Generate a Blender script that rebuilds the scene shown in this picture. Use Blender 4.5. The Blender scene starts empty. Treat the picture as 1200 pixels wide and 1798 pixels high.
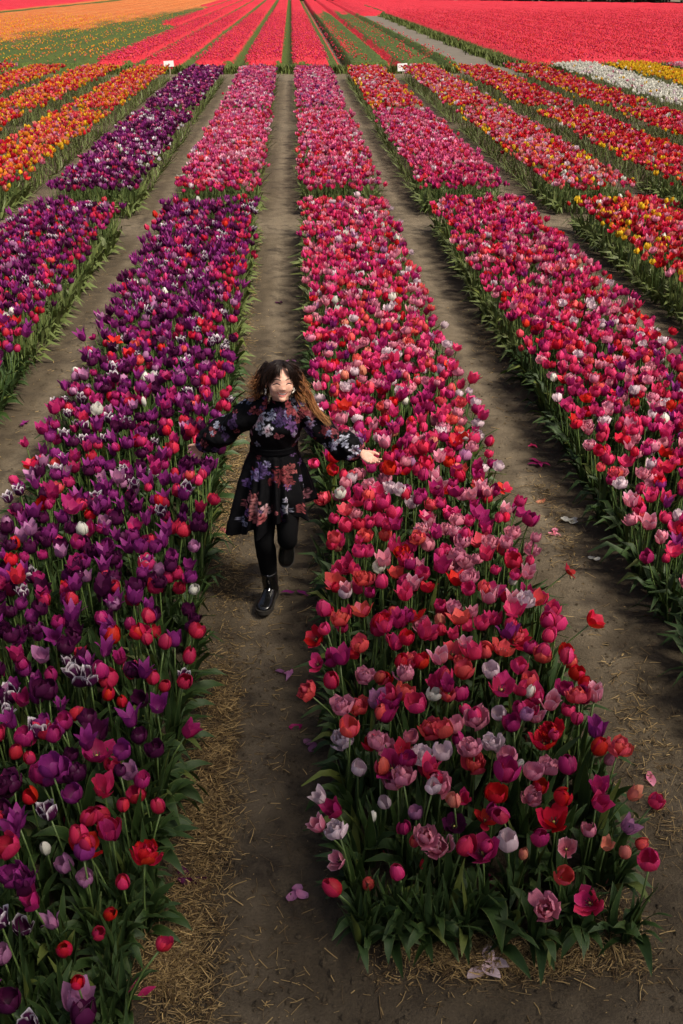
import bpy, bmesh, math, random
import numpy as np
from mathutils import Vector, Matrix, Quaternion
from mathutils.bvhtree import BVHTree

random.seed(7)
RNG = np.random.default_rng(7)
S = bpy.context.scene
C = S.collection
R = math.radians

# ------------------------------------------------------------------ camera
CAM_H = 3.25
FPX = 1748.0                       # focal length for the 1200 x 1798 photograph: a 35 mm lens
PITCH, YAW = R(28.117), R(2.600)
cR = np.array([math.cos(YAW), -math.sin(YAW), 0.0])
cF0 = np.array([math.sin(YAW), math.cos(YAW), 0.0])
cF = cF0 * math.cos(PITCH) + np.array([0, 0, -1.0]) * math.sin(PITCH)
cU = cF0 * math.sin(PITCH) + np.array([0, 0, 1.0]) * math.cos(PITCH)
cam_d = bpy.data.cameras.new('camera')
cam = bpy.data.objects.new('camera', cam_d)
C.objects.link(cam)
cam.matrix_world = Matrix(((cR[0], cU[0], -cF[0], 0), (cR[1], cU[1], -cF[1], 0), (cR[2], cU[2], -cF[2], CAM_H), (0, 0, 0, 1)))
cam_d.sensor_fit = 'VERTICAL'
cam_d.sensor_height = 36
cam_d.sensor_width = 24
cam_d.lens = FPX / 1798 * 36
cam_d.clip_start = 0.05
cam_d.clip_end = 2000
S.camera = cam

# ------------------------------------------------------------------ light
SUN_EL, SUN_AZ = R(52), R(128)      # azimuth clockwise from +Y: behind the camera, to the right
world = bpy.data.worlds.new('World')
S.world = world
world.use_nodes = True
wn = world.node_tree
bg = wn.nodes['Background']
sky = wn.nodes.new('ShaderNodeTexSky')
sky.sky_type = 'NISHITA'
sky.sun_disc = False
sky.sun_elevation = SUN_EL
sky.sun_rotation = SUN_AZ
sky.dust_density = 6.0
sky.air_density = 0.75
sky.ozone_density = 0.5
wn.links.new(sky.outputs[0], bg.inputs[0])
bg.inputs[1].default_value = 0.06
sun_d = bpy.data.lights.new('sun', 'SUN')
sun_d.energy = 3.1
sun_d.angle = R(13)
sun_d.color = (1.0, 0.91, 0.77)
sun = bpy.data.objects.new('sun', sun_d)
C.objects.link(sun)
sdir = Vector((math.sin(SUN_AZ) * math.cos(SUN_EL), math.cos(SUN_AZ) * math.cos(SUN_EL), math.sin(SUN_EL)))
sun.rotation_euler = (-sdir).to_track_quat('-Z', 'Y').to_euler()
sun.location = sdir * 60
S.view_settings.view_transform = 'Standard'
S.view_settings.look = 'None'
S.view_settings.exposure = 1.1
S.view_settings.gamma = 1.0
S.view_settings.use_curve_mapping = False
S.cycles.max_bounces = 6
S.cycles.diffuse_bounces = 2
S.cycles.transmission_bounces = 3
S.cycles.use_fast_gi = False

# ------------------------------------------------------------------ helpers
def at_y(px, py, Y):
    """the place on the vertical plane at distance Y seen at a pixel of the photograph"""
    d = (px - 600) * cR + (899 - py) * cU + FPX * cF
    t = Y / d[1]
    p = d * t
    return Vector((p[0], p[1], p[2] + CAM_H))

def at_z(px, py, z=0.0):
    d = (px - 600) * cR + (899 - py) * cU + FPX * cF
    t = (z - CAM_H) / d[2]
    p = d * t
    return Vector((p[0], p[1], z))

def project(P):
    q = np.asarray(P, float) - np.array([0, 0, CAM_H])
    z = q @ cF
    z = np.where(np.abs(z) < 1e-6, 1e-6, z)
    return 600 + FPX * (q @ cR) / z, 899 - FPX * (q @ cU) / z, z

def _hash(ix, iy, iz, seed):
    h = (ix.astype(np.int64) * 374761393 + iy.astype(np.int64) * 668265263 + iz.astype(np.int64) * 2147483647 + seed * 974711) & 0xFFFFFFFF
    h = ((h ^ (h >> 13)) * 1274126177) & 0xFFFFFFFF
    h = h ^ (h >> 16)
    return (h & 0xFFFFFF) / float(0xFFFFFF)

def vnoise(x, y, z=None, seed=0):
    x = np.asarray(x, float); y = np.asarray(y, float)
    z = np.zeros_like(x) if z is None else np.asarray(z, float)
    ix, iy, iz = np.floor(x), np.floor(y), np.floor(z)
    fx, fy, fz = x - ix, y - iy, z - iz
    fx = fx * fx * (3 - 2 * fx); fy = fy * fy * (3 - 2 * fy); fz = fz * fz * (3 - 2 * fz)
    out = 0
    for a in (0, 1):
        for b in (0, 1):
            for c in (0, 1):
                w = (fx if a else 1 - fx) * (fy if b else 1 - fy) * (fz if c else 1 - fz)
                out = out + w * _hash(ix + a, iy + b, iz + c, seed)
    return out

def fbm(x, y, z=None, seed=0, octs=4):
    s, a, t = 0, 0.5, 0
    for k in range(octs):
        f = 2 ** k
        s = s + a * vnoise(np.asarray(x) * f, np.asarray(y) * f, None if z is None else np.asarray(z) * f, seed + k * 17)
        t += a
        a *= 0.5
    return s / t

def sstep(a, b, x):
    t = np.clip((np.asarray(x, float) - a) / (b - a), 0, 1)
    return t * t * (3 - 2 * t)

def mesh_np(name, V, quads=None, tris=None, mats=(), mi_q=None, mi_t=None, col=None, smooth=True):
    """a mesh from numpy arrays; col is an RGBA value per vertex kept in the attribute 'tone'"""
    me = bpy.data.meshes.new(name)
    V = np.asarray(V, np.float32)
    nq = 0 if quads is None else len(quads)
    nt = 0 if tris is None else len(tris)
    me.vertices.add(len(V))
    me.vertices.foreach_set('co', V.ravel())
    li = []
    if nq: li.append(np.asarray(quads, np.int32).ravel())
    if nt: li.append(np.asarray(tris, np.int32).ravel())
    li = np.concatenate(li)
    me.loops.add(len(li))
    me.loops.foreach_set('vertex_index', li)
    starts = np.concatenate([np.arange(nq) * 4, nq * 4 + np.arange(nt) * 3]).astype(np.int32)
    me.polygons.add(nq + nt)
    me.polygons.foreach_set('loop_start', starts)
    if mi_q is not None or mi_t is not None:
        mi = np.concatenate([x for x in ((mi_q if nq else None), (mi_t if nt else None)) if x is not None]).astype(np.int32)
        me.polygons.foreach_set('material_index', mi)
    me.polygons.foreach_set('use_smooth', np.full(nq + nt, bool(smooth)))
    for m in mats: me.materials.append(m)
    if col is not None:
        a = me.attributes.new('tone', 'FLOAT_COLOR', 'POINT')
        a.data.foreach_set('color', np.asarray(col, np.float32).ravel())
    me.update(calc_edges=True)
    me.validate()
    return me

def link(name, me, parent=None):
    o = bpy.data.objects.new(name, me)
    C.objects.link(o)
    if parent is not None: o.parent = parent
    return o

def tag(o, label=None, cat=None, group=None, kind=None):
    if label: o['label'] = label
    if cat: o['category'] = cat
    if group: o['group'] = group
    if kind: o['kind'] = kind
    return o

def empty(name, loc):
    o = bpy.data.objects.new(name, None)
    o.empty_display_size = 0.05
    o.location = loc
    C.objects.link(o)
    return o

def grid_faces(nu, nv, wrap=False):
    """quads of a grid of nv rows with nu vertices each"""
    q = []
    for j in range(nv - 1):
        for i in range(nu if wrap else nu - 1):
            a = j * nu + i; b = j * nu + (i + 1) % nu
            q.append((a, b, b + nu, a + nu))
    return np.array(q, np.int32)

class Geo:
    """gathers arrays into one mesh"""
    def __init__(s): s.V = []; s.Q = []; s.T = []; s.mq = []; s.mt = []; s.col = []; s.n = 0
    def add(s, V, Q=None, T=None, mat=0, col=None):
        V = np.asarray(V, float)
        s.V.append(V)
        if Q is not None and len(Q): s.Q.append(np.asarray(Q) + s.n); s.mq.append(np.full(len(Q), mat) if np.isscalar(mat) else mat)
        if T is not None and len(T): s.T.append(np.asarray(T) + s.n); s.mt.append(np.full(len(T), mat) if np.isscalar(mat) else mat)
        s.col.append(np.tile(np.array([0, 0, 0, 1.0]), (len(V), 1)) if col is None else np.asarray(col, float))
        s.n += len(V)
    def mesh(s, name, mats, smooth=True):
        return mesh_np(name, np.concatenate(s.V), np.concatenate(s.Q) if s.Q else None, np.concatenate(s.T) if s.T else None, mats,
                       np.concatenate(s.mq) if s.mq else None, np.concatenate(s.mt) if s.mt else None, np.concatenate(s.col), smooth)

def tube(path, radii, seg=10, ell=None, up=(0, 0, 1), caps=True):
    """closed loft along a path; radii per point (or (a, b) pairs across and along 'up')"""
    P = np.asarray([tuple(p) for p in path], float)
    n = len(P)
    T = np.gradient(P, axis=0)
    T /= np.linalg.norm(T, axis=1)[:, None] + 1e-12
    V = []
    u0 = np.asarray(up, float)
    for i in range(n):
        a = np.cross(T[i], u0)
        if np.linalg.norm(a) < 1e-4: a = np.cross(T[i], np.array([0, 1.0, 0.01]))
        a /= np.linalg.norm(a)
        b = np.cross(a, T[i])
        r = radii[i]
        ra, rb = (r, r) if np.isscalar(r) else r
        ph = np.arange(seg) / seg * 2 * np.pi
        V.append(P[i] + np.outer(np.cos(ph) * ra, a) + np.outer(np.sin(ph) * rb, b))
    V = np.concatenate(V)
    Q = grid_faces(seg, n, True)
    Tt = []
    if caps:
        V = np.concatenate([V, P[:1], P[-1:]])
        for i in range(seg):
            j = (i + 1) % seg
            Tt.append((j, i, n * seg)); Tt.append(((n - 1) * seg + i, (n - 1) * seg + j, n * seg + 1))
    return V, Q, np.array(Tt, np.int32).reshape(-1, 3)

def spline(pts, n):
    """Catmull-Rom through points (any dimension)"""
    P = np.asarray([tuple(p) if hasattr(p, '__len__') else (p,) for p in pts], float)
    P = np.concatenate([2 * P[:1] - P[1:2], P, 2 * P[-1:] - P[-2:-1]])
    m = len(P) - 3
    t = np.linspace(0, m - 1e-9, n)
    k = t.astype(int); f = (t - k)[:, None]
    a, b, c, d = P[k], P[k + 1], P[k + 2], P[k + 3]
    return 0.5 * ((2 * b) + (c - a) * f + (2 * a - 5 * b + 4 * c - d) * f ** 2 + (3 * b - a - 3 * c + d) * f ** 3)

def ellipsoid(c, r, seg=20, rings=12, M=None):
    V = [(0, 0, -1.0)]
    for j in range(1, rings):
        t = -math.pi / 2 + math.pi * j / rings
        for i in range(seg):
            p = 2 * math.pi * i / seg
            V.append((math.cos(t) * math.cos(p), math.cos(t) * math.sin(p), math.sin(t)))
    V.append((0, 0, 1.0))
    V = np.array(V) * np.asarray(r, float) + np.asarray(c, float)
    Q, T = [], []
    for i in range(seg):
        T.append((0, 1 + (i + 1) % seg, 1 + i))
        b = 1 + (rings - 2) * seg
        T.append((b + i, b + (i + 1) % seg, len(V) - 1))
        for j in range(rings - 2):
            a = 1 + j * seg
            Q.append((a + i, a + (i + 1) % seg, a + seg + (i + 1) % seg, a + seg + i))
    if M is not None: V = xf(M, V)
    return V, np.array(Q, np.int32), np.array(T, np.int32)

def xf(M, V):
    A = np.array(M)
    return np.asarray(V) @ A[:3, :3].T + A[:3, 3]

# ------------------------------------------------------------------ materials
def mat(name, build):
    m = bpy.data.materials.new(name)
    m.use_nodes = True
    nt = m.node_tree
    b = nt.nodes['Principled BSDF']
    build(nt, b)
    return m

def node(nt, t, **kw):
    n = nt.nodes.new(t)
    for k, v in kw.items(): setattr(n, k, v)
    return n

def noise(nt, scale, detail=4, rough=0.55, vec=None, w=None):
    n = node(nt, 'ShaderNodeTexNoise')
    n.inputs['Scale'].default_value = scale
    n.inputs['Detail'].default_value = detail
    n.inputs['Roughness'].default_value = rough
    if vec is not None: nt.links.new(vec, n.inputs['Vector'])
    return n.outputs['Fac']

def ramp(nt, fac, stops):
    n = node(nt, 'ShaderNodeValToRGB')
    e = n.color_ramp.elements
    while len(e) < len(stops): e.new(0.5)
    for k, (p, c) in enumerate(stops):
        e[k].position = p
        e[k].color = (*c, 1) if len(c) == 3 else c
    nt.links.new(fac, n.inputs[0])
    return n.outputs[0]

def mixc(nt, fac, a, b, mode='MIX'):
    n = node(nt, 'ShaderNodeMix', data_type='RGBA', blend_type=mode)
    for s, v in ((n.inputs[0], fac), (n.inputs[6], a), (n.inputs[7], b)):
        if isinstance(v, (int, float)): s.default_value = v
        elif isinstance(v, tuple): s.default_value = (*v, 1)
        else: nt.links.new(v, s)
    return n.outputs[2]

def mth(nt, op, a, b=0.0, clamp=False):
    n = node(nt, 'ShaderNodeMath', operation=op, use_clamp=clamp)
    for s, v in ((n.inputs[0], a), (n.inputs[1], b)):
        if isinstance(v, (int, float)): s.default_value = v
        else: nt.links.new(v, s)
    return n.outputs[0]

def bump(nt, b, h, strength, dist):
    n = node(nt, 'ShaderNodeBump')
    n.inputs['Strength'].default_value = strength
    n.inputs['Distance'].default_value = dist
    nt.links.new(h, n.inputs['Height'])
    nt.links.new(n.outputs[0], b.inputs['Normal'])

def pos(nt):
    return node(nt, 'ShaderNodeNewGeometry').outputs['Position']

def plain(name, col, rough=0.6, spec=0.5, metal=0.0, vary=0.0, vscale=40, coat=0.0):
    def f(nt, b):
        b.inputs['Roughness'].default_value = rough
        b.inputs['Metallic'].default_value = metal
        b.inputs['Specular IOR Level'].default_value = spec
        b.inputs['Coat Weight'].default_value = coat
        if vary:
            fac = noise(nt, vscale, 3, vec=node(nt, 'ShaderNodeTexCoord').outputs['Object'])
            c = ramp(nt, fac, [(0.25, tuple(x * (1 - vary) for x in col)), (0.75, tuple(min(1, x * (1 + vary)) for x in col))])
            nt.links.new(c, b.inputs['Base Color'])
        else:
            b.inputs['Base Color'].default_value = (*col, 1)
    return mat(name, f)

# petals: attribute 'tone' = (distance from the midrib, along the petal, own random number)
def petal_mat(name, base, tip, edge=None, edge_at=0.75, foot=None, spread=0.26, streak=0.5, transl=0.38):
    def f(nt, b):
        a = node(nt, 'ShaderNodeAttribute', attribute_name='tone')
        sp = node(nt, 'ShaderNodeSeparateColor')
        nt.links.new(a.outputs['Color'], sp.inputs[0])
        u, v, r = sp.outputs[0], sp.outputs[1], sp.outputs[2]
        info = node(nt, 'ShaderNodeObjectInfo').outputs['Random']
        rnd = mth(nt, 'FRACT', mth(nt, 'ADD', r, info))
        tc = node(nt, 'ShaderNodeCombineXYZ')
        nt.links.new(mth(nt, 'MULTIPLY', u, 9.0), tc.inputs[0])
        nt.links.new(mth(nt, 'MULTIPLY', v, 1.6), tc.inputs[1])
        nt.links.new(mth(nt, 'MULTIPLY', rnd, 37.0), tc.inputs[2])
        st = noise(nt, 1.6, 3, 0.6, tc.outputs[0])
        col = mixc(nt, v, base, tip)
        dark = tuple(x * (1 - streak) for x in base)
        col = mixc(nt, ramp(nt, st, [(0.35, (0, 0, 0)), (0.7, (1, 1, 1))]), col, mixc(nt, 0.5, dark, tip))
        if foot is not None:
            col = mixc(nt, ramp(nt, v, [(0.0, (1, 1, 1)), (0.35, (0, 0, 0))]), col, foot)
        if edge is not None:
            w = mth(nt, 'ADD', mth(nt, 'MAXIMUM', mth(nt, 'MULTIPLY', u, ramp(nt, v, [(0.15, (0.5, 0.5, 0.5)), (0.6, (1, 1, 1))])), mth(nt, 'MULTIPLY', v, 0.92)), mth(nt, 'MULTIPLY', st, 0.22))
            col = mixc(nt, ramp(nt, mth(nt, 'DIVIDE', w, 1.25), [(edge_at / 1.25, (0, 0, 0)), (min(0.99, (edge_at + 0.24) / 1.25), (1, 1, 1))]), col, edge)
        h = node(nt, 'ShaderNodeHueSaturation')
        nt.links.new(mth(nt, 'ADD', 0.5 - 0.012, mth(nt, 'MULTIPLY', rnd, 0.024)), h.inputs['Hue'])
        nt.links.new(mth(nt, 'ADD', 1 - spread, mth(nt, 'MULTIPLY', mth(nt, 'FRACT', mth(nt, 'MULTIPLY', rnd, 7.31)), 2 * spread)), h.inputs['Value'])
        nt.links.new(col, h.inputs['Color'])
        nt.links.new(h.outputs[0], b.inputs['Base Color'])
        b.inputs['Roughness'].default_value = 0.5
        b.inputs['Specular IOR Level'].default_value = 0.25
        bump(nt, b, st, 0.25, 0.0012)
        tr = node(nt, 'ShaderNodeBsdfTranslucent')
        nt.links.new(h.outputs[0], tr.inputs[0])
        mx = node(nt, 'ShaderNodeMixShader')
        mx.inputs[0].default_value = transl
        nt.links.new(b.outputs[0], mx.inputs[1]); nt.links.new(tr.outputs[0], mx.inputs[2])
        nt.links.new(mx.outputs[0], nt.nodes['Material Output'].inputs[0])
    return mat(name, f)

VAR = {   # variety: (base, tip, extras, words for it)
    'hot':     ((0.59, 0.015, 0.108), (0.68, 0.045, 0.170), {'edge': (0.74, 0.20, 0.36), 'edge_at': 1.0}, 'hot pink'),
    'magenta': ((0.31, 0.006, 0.085), (0.43, 0.022, 0.145), {'edge': (0.58, 0.11, 0.27), 'edge_at': 1.0}, 'magenta'),
    'cherry':  ((0.52, 0.012, 0.055), (0.57, 0.03, 0.095), {}, 'cherry red'),
    'red':     ((0.52, 0.007, 0.022), (0.60, 0.014, 0.034), {}, 'scarlet'),
    'darkred': ((0.20, 0.004, 0.012), (0.28, 0.008, 0.02), {}, 'dark red'),
    'coral':   ((0.68, 0.040, 0.058), (0.74, 0.10, 0.115), {}, 'coral red'),
    'salmon':  ((0.70, 0.20, 0.12), (0.74, 0.26, 0.20), {}, 'salmon'),
    'pink':    ((0.62, 0.13, 0.23), (0.70, 0.27, 0.37), {}, 'light pink'),
    'pale':    ((0.72, 0.50, 0.56), (0.74, 0.60, 0.66), {}, 'pale pink'),
    'rose':    ((0.60, 0.08, 0.17), (0.68, 0.26, 0.34), {'edge': (0.74, 0.45, 0.55), 'edge_at': 0.86}, 'pink and rose'),
    'violet':  ((0.165, 0.009, 0.105), (0.27, 0.028, 0.20), {}, 'violet'),
    'dark':    ((0.050, 0.004, 0.030), (0.085, 0.008, 0.056), {}, 'dark purple'),
    'edged':   ((0.06, 0.005, 0.045), (0.08, 0.01, 0.06), {'edge': (0.72, 0.66, 0.70), 'edge_at': 0.76}, 'white edged purple'),
    'lilac':   ((0.38, 0.10, 0.26), (0.48, 0.22, 0.40), {}, 'lilac'),
    'white':   ((0.70, 0.70, 0.58), (0.78, 0.76, 0.70), {}, 'white'),
    'whitered': ((0.60, 0.015, 0.03), (0.70, 0.10, 0.10), {'foot': (0.78, 0.72, 0.66)}, 'red and white'),
    'yellow':  ((0.74, 0.42, 0.012), (0.78, 0.52, 0.03), {}, 'yellow'),
    'orange':  ((0.74, 0.16, 0.015), (0.78, 0.28, 0.03), {}, 'orange'),
}
PM = {k: petal_mat('petal_' + VAR[k][3].replace(' ', '_'), VAR[k][0], VAR[k][1], **VAR[k][2]) for k in VAR}
VKEYS = list(VAR)

def leaf_build(nt, b):
    a = node(nt, 'ShaderNodeAttribute', attribute_name='tone')
    sp = node(nt, 'ShaderNodeSeparateColor')
    nt.links.new(a.outputs['Color'], sp.inputs[0])
    info = node(nt, 'ShaderNodeObjectInfo').outputs['Random']
    rnd = mth(nt, 'FRACT', mth(nt, 'ADD', sp.outputs[2], info))
    tc = node(nt, 'ShaderNodeCombineXYZ')
    nt.links.new(mth(nt, 'MULTIPLY', sp.outputs[0], 14.0), tc.inputs[0])
    nt.links.new(mth(nt, 'MULTIPLY', sp.outputs[1], 2.0), tc.inputs[1])
    nt.links.new(mth(nt, 'MULTIPLY', rnd, 41.0), tc.inputs[2])
    st = noise(nt, 1.2, 3, 0.6, tc.outputs[0])
    c = ramp(nt, st, [(0.3, (0.013, 0.032, 0.006)), (0.7, (0.036, 0.068, 0.014))])
    c = mixc(nt, mth(nt, 'MULTIPLY', rnd, 0.5), c, (0.036, 0.066, 0.030))
    c = mixc(nt, ramp(nt, sp.outputs[0], [(0.88, (0, 0, 0)), (1.0, (0.55, 0.55, 0.55))]), c, (0.16, 0.19, 0.06))
    yel = ramp(nt, mth(nt, 'FRACT', mth(nt, 'MULTIPLY', rnd, 5.7)), [(0.90, (0, 0, 0)), (0.95, (0.5, 0.5, 0.5))])
    c = mixc(nt, yel, c, (0.14, 0.16, 0.03))
    nt.links.new(c, b.inputs['Base Color'])
    b.inputs['Roughness'].default_value = 0.55
    b.inputs['Specular IOR Level'].default_value = 0.25
    tr = node(nt, 'ShaderNodeBsdfTranslucent')
    nt.links.new(mixc(nt, 0.5, c, (0.07, 0.11, 0.008)), tr.inputs[0])
    mx = node(nt, 'ShaderNodeMixShader')
    mx.inputs[0].default_value = 0.14
    nt.links.new(b.outputs[0], mx.inputs[1]); nt.links.new(tr.outputs[0], mx.inputs[2])
    nt.links.new(mx.outputs[0], nt.nodes['Material Output'].inputs[0])
M_leaf = mat('tulip_leaf', leaf_build)
M_stem = plain('tulip_stem', (0.085, 0.135, 0.035), 0.5, vary=0.35, vscale=25)
M_anther = plain('anther', (0.05, 0.025, 0.02), 0.7)
M_pistil = plain('pistil', (0.45, 0.42, 0.10), 0.6)
STUFF_MATS = [PM[k] for k in VKEYS] + [M_leaf, M_stem]
MI_LEAF, MI_STEM = len(VKEYS), len(VKEYS) + 1
# ------------------------------------------------------------------ ground
BEDS = [  # x0, x1, y0, y1, mix, words; the front segments end at the first cross path
    (0.10, 1.31, 2.50, 14.75, 'pink', 'pink bed'), (0.10, 1.36, 15.75, 26.0, 'pink2', ''), (0.10, 1.36, 26.9, 39.6, 'pink3', ''),
    (-1.84, -0.54, 2.00, 14.75, 'purple', 'purple bed'), (-1.84, -0.54, 15.75, 26.0, 'pink2', ''), (-1.84, -0.54, 26.9, 39.8, 'pink3', ''),
    (1.97, 3.30, 2.60, 14.75, 'rosy', 'right hand bed'), (1.97, 3.30, 15.75, 26.0, 'rosy2', ''), (1.97, 3.30, 26.9, 40.0, 'redmix2', ''),
    (4.00, 5.30, 7.50, 14.75, 'redmix', ''), (4.00, 5.30, 15.75, 26.0, 'redmix2', ''), (4.00, 5.30, 26.9, 40.0, 'redmix2', ''),
    (5.95, 7.25, 12.5, 14.75, 'redmix', ''), (5.95, 7.25, 15.75, 26.0, 'redmix', ''), (5.95, 7.25, 26.9, 40.0, 'redmix', ''),
    (7.90, 9.20, 17.0, 26.0, 'redmix', ''), (7.90, 9.20, 26.9, 40.6, 'redmix', ''),
    (9.85, 11.45, 22.0, 26.0, 'whites', ''), (9.85, 11.45, 26.9, 41.2, 'whites', ''),
    (12.0, 13.7, 27.5, 41.2, 'yellows', ''), (14.3, 16.0, 33.0, 41.2, 'pinks', ''),
    (-3.76, -2.45, 6.20, 14.75, 'purple', ''), (-3.76, -2.45, 15.75, 26.0, 'dark', ''), (-3.76, -2.45, 26.9, 39.8, 'dark2', ''),
    (-5.72, -4.42, 12.0, 14.75, 'orangemix', ''), (-5.72, -4.42, 15.75, 26.0, 'orangemix', ''), (-5.72, -4.42, 26.9, 40.0, 'orangemix', ''),
    (-7.66, -6.36, 17.0, 26.0, 'orangemix', ''), (-7.66, -6.36, 26.9, 40.6, 'orangemix', ''),
    (-9.6, -8.3, 22.5, 26.0, 'orangemix', ''), (-9.6, -8.3, 26.9, 40.6, 'orangemix', ''),
    (-11.5, -10.2, 27.0, 41.4, 'redmix', ''), (-13.5, -12.2, 33.0, 41.4, 'redmix', ''),
]

def soil_build(nt, b):
    P = pos(nt)
    big = noise(nt, 0.9, 5, 0.6, P)
    mid = noise(nt, 5.5, 6, 0.65, P)
    fine = noise(nt, 70, 5, 0.7, P)
    grain = noise(nt, 330, 3, 0.7, P)
    c = ramp(nt, mid, [(0.30, (0.056, 0.042, 0.025)), (0.50, (0.090, 0.069, 0.042)), (0.72, (0.136, 0.107, 0.067))])
    c = mixc(nt, ramp(nt, big, [(0.38, (0.75, 0.75, 0.75)), (0.60, (0, 0, 0))]), c, (0.060, 0.045, 0.029))
    c = mixc(nt, ramp(nt, fine, [(0.30, (0.75, 0.75, 0.75)), (0.48, (0, 0, 0))]), c, (0.040, 0.031, 0.023))
    c = mixc(nt, ramp(nt, fine, [(0.60, (0, 0, 0)), (0.80, (0.6, 0.6, 0.6))]), c, (0.175, 0.145, 0.100))
    tr_n = node(nt, 'ShaderNodeAttribute', attribute_name='tone'); tr_s = node(nt, 'ShaderNodeSeparateColor'); nt.links.new(tr_n.outputs['Color'], tr_s.inputs[0])
    tw = mth(nt, 'MULTIPLY', tr_s.outputs[0], ramp(nt, mid, [(0.28, (0.25, 0.25, 0.25)), (0.55, (1, 1, 1))]))
    c = mixc(nt, mth(nt, 'MULTIPLY', tw, 0.9), c, mixc(nt, fine, (0.120, 0.094, 0.062), (0.235, 0.190, 0.132)))
    damp = noise(nt, 2.3, 5, 0.7, P)
    c = mixc(nt, ramp(nt, damp, [(0.54, (0, 0, 0)), (0.68, (0.85, 0.85, 0.85))]), c, (0.028, 0.021, 0.015))
    c = mixc(nt, ramp(nt, grain, [(0.35, (0.35, 0.35, 0.35)), (0.6, (0, 0, 0))]), c, (0.03, 0.025, 0.02))
    nt.links.new(c, b.inputs['Base Color'])
    b.inputs['Roughness'].default_value = 0.93
    b.inputs['Specular IOR Level'].default_value = 0.2
    h = mth(nt, 'ADD', mth(nt, 'MULTIPLY', fine, 0.8), mth(nt, 'MULTIPLY', grain, 0.25))
    bump(nt, b, h, 1.0, 0.02)
M_soil = mat('soil', soil_build)

def axis(lo, hi, step, far):
    a = list(np.arange(lo, hi, step))
    s = step
    x = a[-1]
    up = []
    while x < far:
        s *= 1.22
        x += s
        up.append(x)
    s = step
    x = lo
    dn = []
    while x > -far:
        s *= 1.22
        x -= s
        dn.append(x)
    return np.array(dn[::-1] + a + up)

def ground_h(X, Y):
    near = 1 - sstep(14, 30, np.hypot(X, Y - 5))
    h = (fbm(X * 1.3, Y * 1.3, seed=3) - 0.5) * 0.06 + (fbm(X * 7, Y * 7, seed=5, octs=3) - 0.5) * 0.050 + (vnoise(X * 24, Y * 24, seed=8) - 0.5) * 0.012
    h = h * near
    bed = np.zeros_like(X)
    for b in BEDS[:9]:
        bed = np.maximum(bed, sstep(-0.10, 0.12, np.minimum(np.minimum(X - b[0], b[1] - X), np.minimum(Y - b[2], b[3] - Y))))
    return h + bed * 0.035 * near

gx, gy = axis(-2.6, 3.2, 0.036, 500), axis(1.6, 9.5, 0.036, 500)
GX, GY = np.meshgrid(gx, gy)
GZ = ground_h(GX, GY)
near_bed = np.full(GX.shape, 9.0)
for b_ in BEDS:
    dx_ = np.maximum(np.maximum(b_[0] - GX, GX - b_[1]), 0); dy_ = np.maximum(np.maximum(b_[2] - GY, GY - b_[3]), 0)
    near_bed = np.minimum(near_bed, np.hypot(dx_, dy_ * .8))
trod = sstep(0.10, 0.34, near_bed + 0.16 * (fbm(GX * 3, GY * 1.5, seed=77) - .5)) * (0.45 + 0.55 * sstep(2.6, 6, GY))     # dry trodden earth away from the plants
tone_ = np.zeros((GX.size, 4)); tone_[:, 0] = trod.ravel(); tone_[:, 3] = 1
gr = link('ground', mesh_np('ground', np.stack([GX.ravel(), GY.ravel(), GZ.ravel()], 1), grid_faces(len(gx), len(gy)), mats=[M_soil], col=tone_))
tag(gr, kind='structure')

def track_build(nt, b):
    P = pos(nt)
    c = ramp(nt, noise(nt, 1.5, 5, 0.6, P), [(0.3, (0.085, 0.070, 0.052)), (0.7, (0.130, 0.110, 0.083))])
    c = mixc(nt, ramp(nt, noise(nt, 14, 4, 0.6, P), [(0.3, (0.5, 0.5, 0.5)), (0.55, (0, 0, 0))]), c, (0.09, 0.08, 0.066))
    nt.links.new(c, b.inputs['Base Color'])
    b.inputs['Roughness'].default_value = 0.95
M_track = mat('track_dirt', track_build)
tx = np.linspace(0, 1, 7)
ty = np.linspace(40.8, 113, 60)
TX, TY = np.meshgrid(tx, ty)
X = 6.9 + TX * 2.05 + (vnoise(TX * 0 + (TX > 0.5), TY * 0.6, seed=4) - 0.5) * 0.3
tag(link('track', mesh_np('track', np.stack([X.ravel(), TY.ravel(), np.full(X.size, 0.008) + 0.02 * np.sin(TX.ravel() * 9) ** 2], 1), grid_faces(7, 60), mats=[M_track])), kind='structure')

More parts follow.
